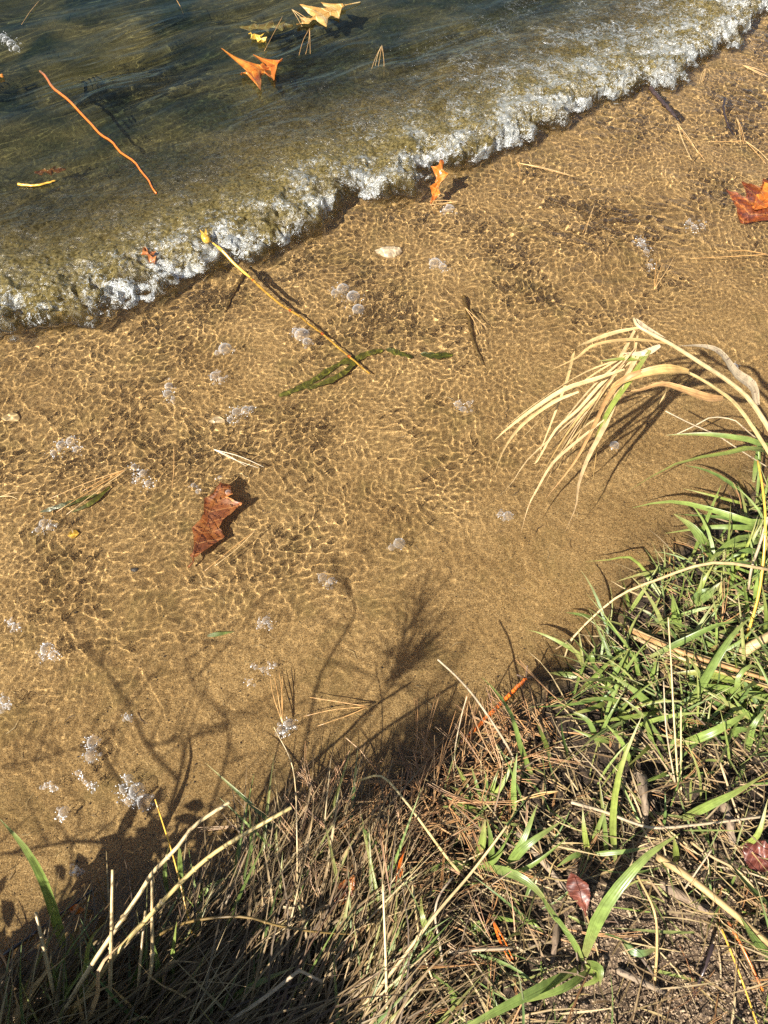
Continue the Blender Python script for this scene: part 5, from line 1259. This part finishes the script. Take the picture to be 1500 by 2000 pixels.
# ------------------------------------------------------------------ spray and froth of the breaking wave, specks carried inside it
m, n, L, pb, out = newmat('spray')
t2 = n.new('ShaderNodeBsdfTransparent'); gs = n.new('ShaderNodeBsdfGlossy'); gs.inputs['Roughness'].default_value = .18
tl = n.new('ShaderNodeBsdfTranslucent'); tl.inputs[0].default_value = (.85, .87, .88, 1)
m1 = n.new('ShaderNodeMixShader'); m1.inputs[0].default_value = .45; L.new(gs.outputs[0], m1.inputs[1]); L.new(tl.outputs[0], m1.inputs[2])
m2 = n.new('ShaderNodeMixShader'); m2.inputs[0].default_value = .5; L.new(m1.outputs[0], m2.inputs[1]); L.new(t2.outputs[0], m2.inputs[2]); L.new(m2.outputs[0], out.inputs[0])
M['spray'] = m
NS = 1000
toe = np.array(TOE[1:-1]); seg = np.hypot(*(toe[1:] - toe[:-1]).T); cum = np.concatenate([[0], np.cumsum(seg)])
a = rng.uniform(0, cum[-1], NS * 4); k = np.clip(np.searchsorted(cum, a) - 1, 0, len(seg) - 1); t = (a - cum[k]) / seg[k]
bp = toe[k] + (toe[k + 1] - toe[k]) * t[:, None]
off = np.where(rng.random(NS * 4) < .7, rng.exponential(.035, NS * 4) - .006, rng.uniform(0, .26, NS * 4))
bx, by = bp[:, 0] - TN.x * off, bp[:, 1] - TN.y * off
wv, wa = water_f(bx, by)
dens = wa['foam'] + .16 * np.clip(pn(bx * 26, by * 26, 78) - .15, 0, 1)
keep = (rng.random(NS * 4) < dens * (0.35 + 1.2 * np.clip(pn(bx * 18, by * 18, 77) + .25, 0, 1)))
wv = wv[keep][:NS]; N = len(wv)
rad = .00045 + rng.random(N) ** 7 * .0026
far_ = (off[keep][:NS] > .07) & (rng.random(N) < .25); rad = np.where(far_, rad + rng.random(N) * .0022, rad)
wv[:, 2] += rad * .4 + (rng.random(N) < .10) * rng.exponential(.008, N)
foam = spheres('foam', wv, rad, M['spray']); foam['kind'] = 'stuff'
N = 1400
a = rng.uniform(0, cum[-1], N); k = np.clip(np.searchsorted(cum, a) - 1, 0, len(seg) - 1); t = (a - cum[k]) / seg[k]
bp = toe[k] + (toe[k + 1] - toe[k]) * t[:, None]; off = rng.uniform(.01, .30, N)
bx, by = bp[:, 0] - TN.x * off, bp[:, 1] - TN.y * off
wv, _ = water_f(bx, by); wv[:, 2] = wv[:, 2] - .001 - rng.random(N) * .012
mb = MB()
for p in wv:
    p = Vector(p); d = Vector((rnd.gauss(0, 1), rnd.gauss(0, 1), rnd.gauss(0, .3))).normalized() * rnd.uniform(.0012, .005)
    mb.blade([p - d, p, p + d], rnd.uniform(.0010, .0026))
sp_ = mb.build('suspended_specks', M['speck']); sp_['kind'] = 'stuff'

# ------------------------------------------------------------------ growth behind the camera on the bank: it throws the shadows on the shallows
def C(px, py, h):
    s = P(px, py, -0.03)
    return s - LDIR * (h / -LDIR.z)
def free(c):
    return all(not in_frame(p) for p in c)
bush = empty('bare_shrub', (-0.62, -0.45, tz(-0.62, -0.45)), 'bare branched shrub on the bank left of the viewer, shading the shallows', 'shrub')
base = Vector(bush.location)
stems = (
    ([(180, 1870, .34), (240, 1780, .42), (320, 1650, .50), (345, 1600, .54), (372, 1510, .62), (385, 1440, .68)], .011, True),
    ([(320, 1650, .50), (200, 1625, .50), (90, 1640, .52), (0, 1655, .54)], .006, False),
    ([(330, 1625, .52), (430, 1615, .54), (520, 1600, .56)], .006, False),
    ([(240, 1780, .42), (340, 1700, .48), (420, 1620, .55), (470, 1560, .60)], .007, False),
    ([(180, 1870, .36), (150, 1760, .44), (170, 1690, .50), (165, 1620, .55)], .006, False),
    ([(345, 1600, .54), (260, 1520, .62), (200, 1450, .70), (100, 1470, .74), (0, 1492, .78)], .005, False),
    ([(372, 1510, .62), (310, 1445, .70), (240, 1330, .80), (150, 1210, .88)], .005, False),
    ([(310, 1445, .70), (380, 1430, .74), (460, 1415, .78)], .004, False),
    ([(420, 1620, .6), (470, 1420, .7), (390, 1320, .78), (365, 1210, .84)], .004, False),
    ([(560, 1640, .5), (600, 1540, .55), (620, 1500, .60)], .008, True),
    ([(600, 1540, .62), (618, 1430, .74), (640, 1310, .86), (700, 1200, .95), (690, 1150, 1.0), (660, 1130, 1.02)], .006, False))
for pts, r0, tr in stems:
    c = [C(a_, b_, h_ * (.78 if b_ > 1400 else .62)) for a_, b_, h_ in pts]
    if tr: c = [base + Vector((0, 0, -.02)), base.lerp(c[0], .5) + Vector((-.03, -.03, 0))] + c
    c = spline(c, 16)
    k_ = next((i for i, q in enumerate(c) if in_frame(q, 1.12)), len(c))
    c = c[:max(0, k_ - 1)] if k_ < len(c) else c
    if len(c) > 2: MB().tube(c, lambda t: r0 * .55 * (1 - .6 * t), 6).build('trunk' if tr else 'branch', M['twig'], bush)
tw = MB()
for pts, r0, tr in stems:
    c = spline([C(a_, b_, h_ * (.78 if b_ > 1400 else .62)) for a_, b_, h_ in pts], 10)
    for q in c[2:]:
        for _ in range(1):
            d = path(q, rnd.uniform(0, 6.28), R(rnd.uniform(0, 70)), rnd.uniform(.05, .14), .3, 4, rnd.gauss(0, .5))
            if free([q] + d): tw.tube(d, lambda t: .0016 * (1 - .5 * t), 4)
tw.build('twigs', M['twig'], bush)['kind'] = 'stuff'

lb = empty('leafy_bush', (-0.48, -0.30, tz(-0.48, -0.30)), 'low leafy bush on the bank just below the view, shading the thatch', 'bush')
stm = MB(); lv = MB(); lbase = Vector(lb.location)
for px, py, h, sp in ((90, 1850, .20, .04), (250, 1790, .20, .04), (350, 1780, .20, .045), (400, 1830, .22, .05), (450, 1790, .22, .06), (480, 1880, .26, .07), (560, 1720, .22, .045),
                      (580, 1830, .26, .07), (540, 1960, .30, .07), (640, 1740, .24, .05), (520, 1760, .22, .06), (620, 1820, .26, .06), (680, 1960, .30, .06), (660, 1900, .28, .06), (520, 1560, .28, .025), (470, 1610, .26, .03), (560, 1640, .25, .04), (400, 1700, .26, .03), (240, 1720, .30, .03)):
    c0 = C(px, py, h)
    if in_frame(c0, 1.0): continue
    stm.tube(spline([lbase, lbase.lerp(c0, .5) + Vector((rnd.gauss(0, .02), rnd.gauss(0, .02), .02)), c0], 7), lambda t: .005 * (1 - .7 * t), 5)
    for _ in range(int(130 * sp / .06)):
        q = c0 + Vector((rnd.gauss(0, sp), rnd.gauss(0, sp), rnd.gauss(0, sp * .5)))
        d = path(q, rnd.uniform(0, 6.28), R(rnd.uniform(-20, 50)), rnd.uniform(.025, .05), .8, 4)
        if free(d): lv.blade(d, rnd.uniform(.012, .02), prof=lambda t: math.sin(math.pi * (.05 + .93 * t)))
stm.build('stem', M['twig'], lb)
o = lv.build('foliage', M['grass_stuff'], lb); o['kind'] = 'stuff'

pine = empty('pine_sapling', (-0.95, -0.75, tz(-0.95, -0.75)), 'young pine on the bank behind the viewer with thin needle tufts', 'pine')
pb0 = Vector(pine.location); nd_ = MB()
top = pb0 + Vector((.05, .05, 1.35))
MB().tube(spline([pb0, pb0.lerp(top, .5) + Vector((.02, -.02, 0)), top], 12), lambda t: .012 * (1 - .7 * t), 7).build('trunk', M['twig'], pine)
for px, py, h, ang, ln in ((850, 1165, .56, 0, .08), (910, 1150, .56, 0, .05), (840, 1250, .55, 1, .09), (890, 1215, .55, 1, .06), (805, 1280, .54, 1, .05), (850, 1425, .54, 2, .06), (880, 1440, .54, 2, .04), (1060, 1300, .62, 3, .03), (820, 1450, .54, 2, .04)):
    c0 = C(px, py, h)
    st_ = pb0.lerp(top, min(1, h / 1.3))
    cc = spline([st_, st_.lerp(c0, .5) + Vector((0, 0, .05)), c0], 16)
    k_ = next((i for i, q in enumerate(cc) if in_frame(q, 1.15)), 17)
    if k_ > 3: MB().tube(cc[:k_], lambda t: .0024 * (1 - .6 * t), 5).build('branch', M['twig'], pine)
    az0 = math.atan2(c0.y - st_.y, c0.x - st_.x)
    for _ in range(60):
        q = c0 - Vector((math.cos(az0), math.sin(az0), 0)) * rnd.random() * ln
        d = path(q, az0 + rnd.gauss(0, .6), R(rnd.uniform(-25, 50)), rnd.uniform(.05, .09), .2, 3)
        if free([q] + d): nd_.tube(d, lambda t: .0012, 3, cap=False)
o = nd_.build('needles', M['grass_stuff'], pine); o['kind'] = 'stuff'

# ------------------------------------------------------------------ metres to scene units
from mathutils import Matrix
for me in {o.data for o in S.objects if o.type == 'MESH'}:
    me.transform(Matrix.Scale(KS, 4)); me.update()
for o in S.objects:
    if o.type in ('MESH', 'EMPTY'):
        o.location = o.location * KS
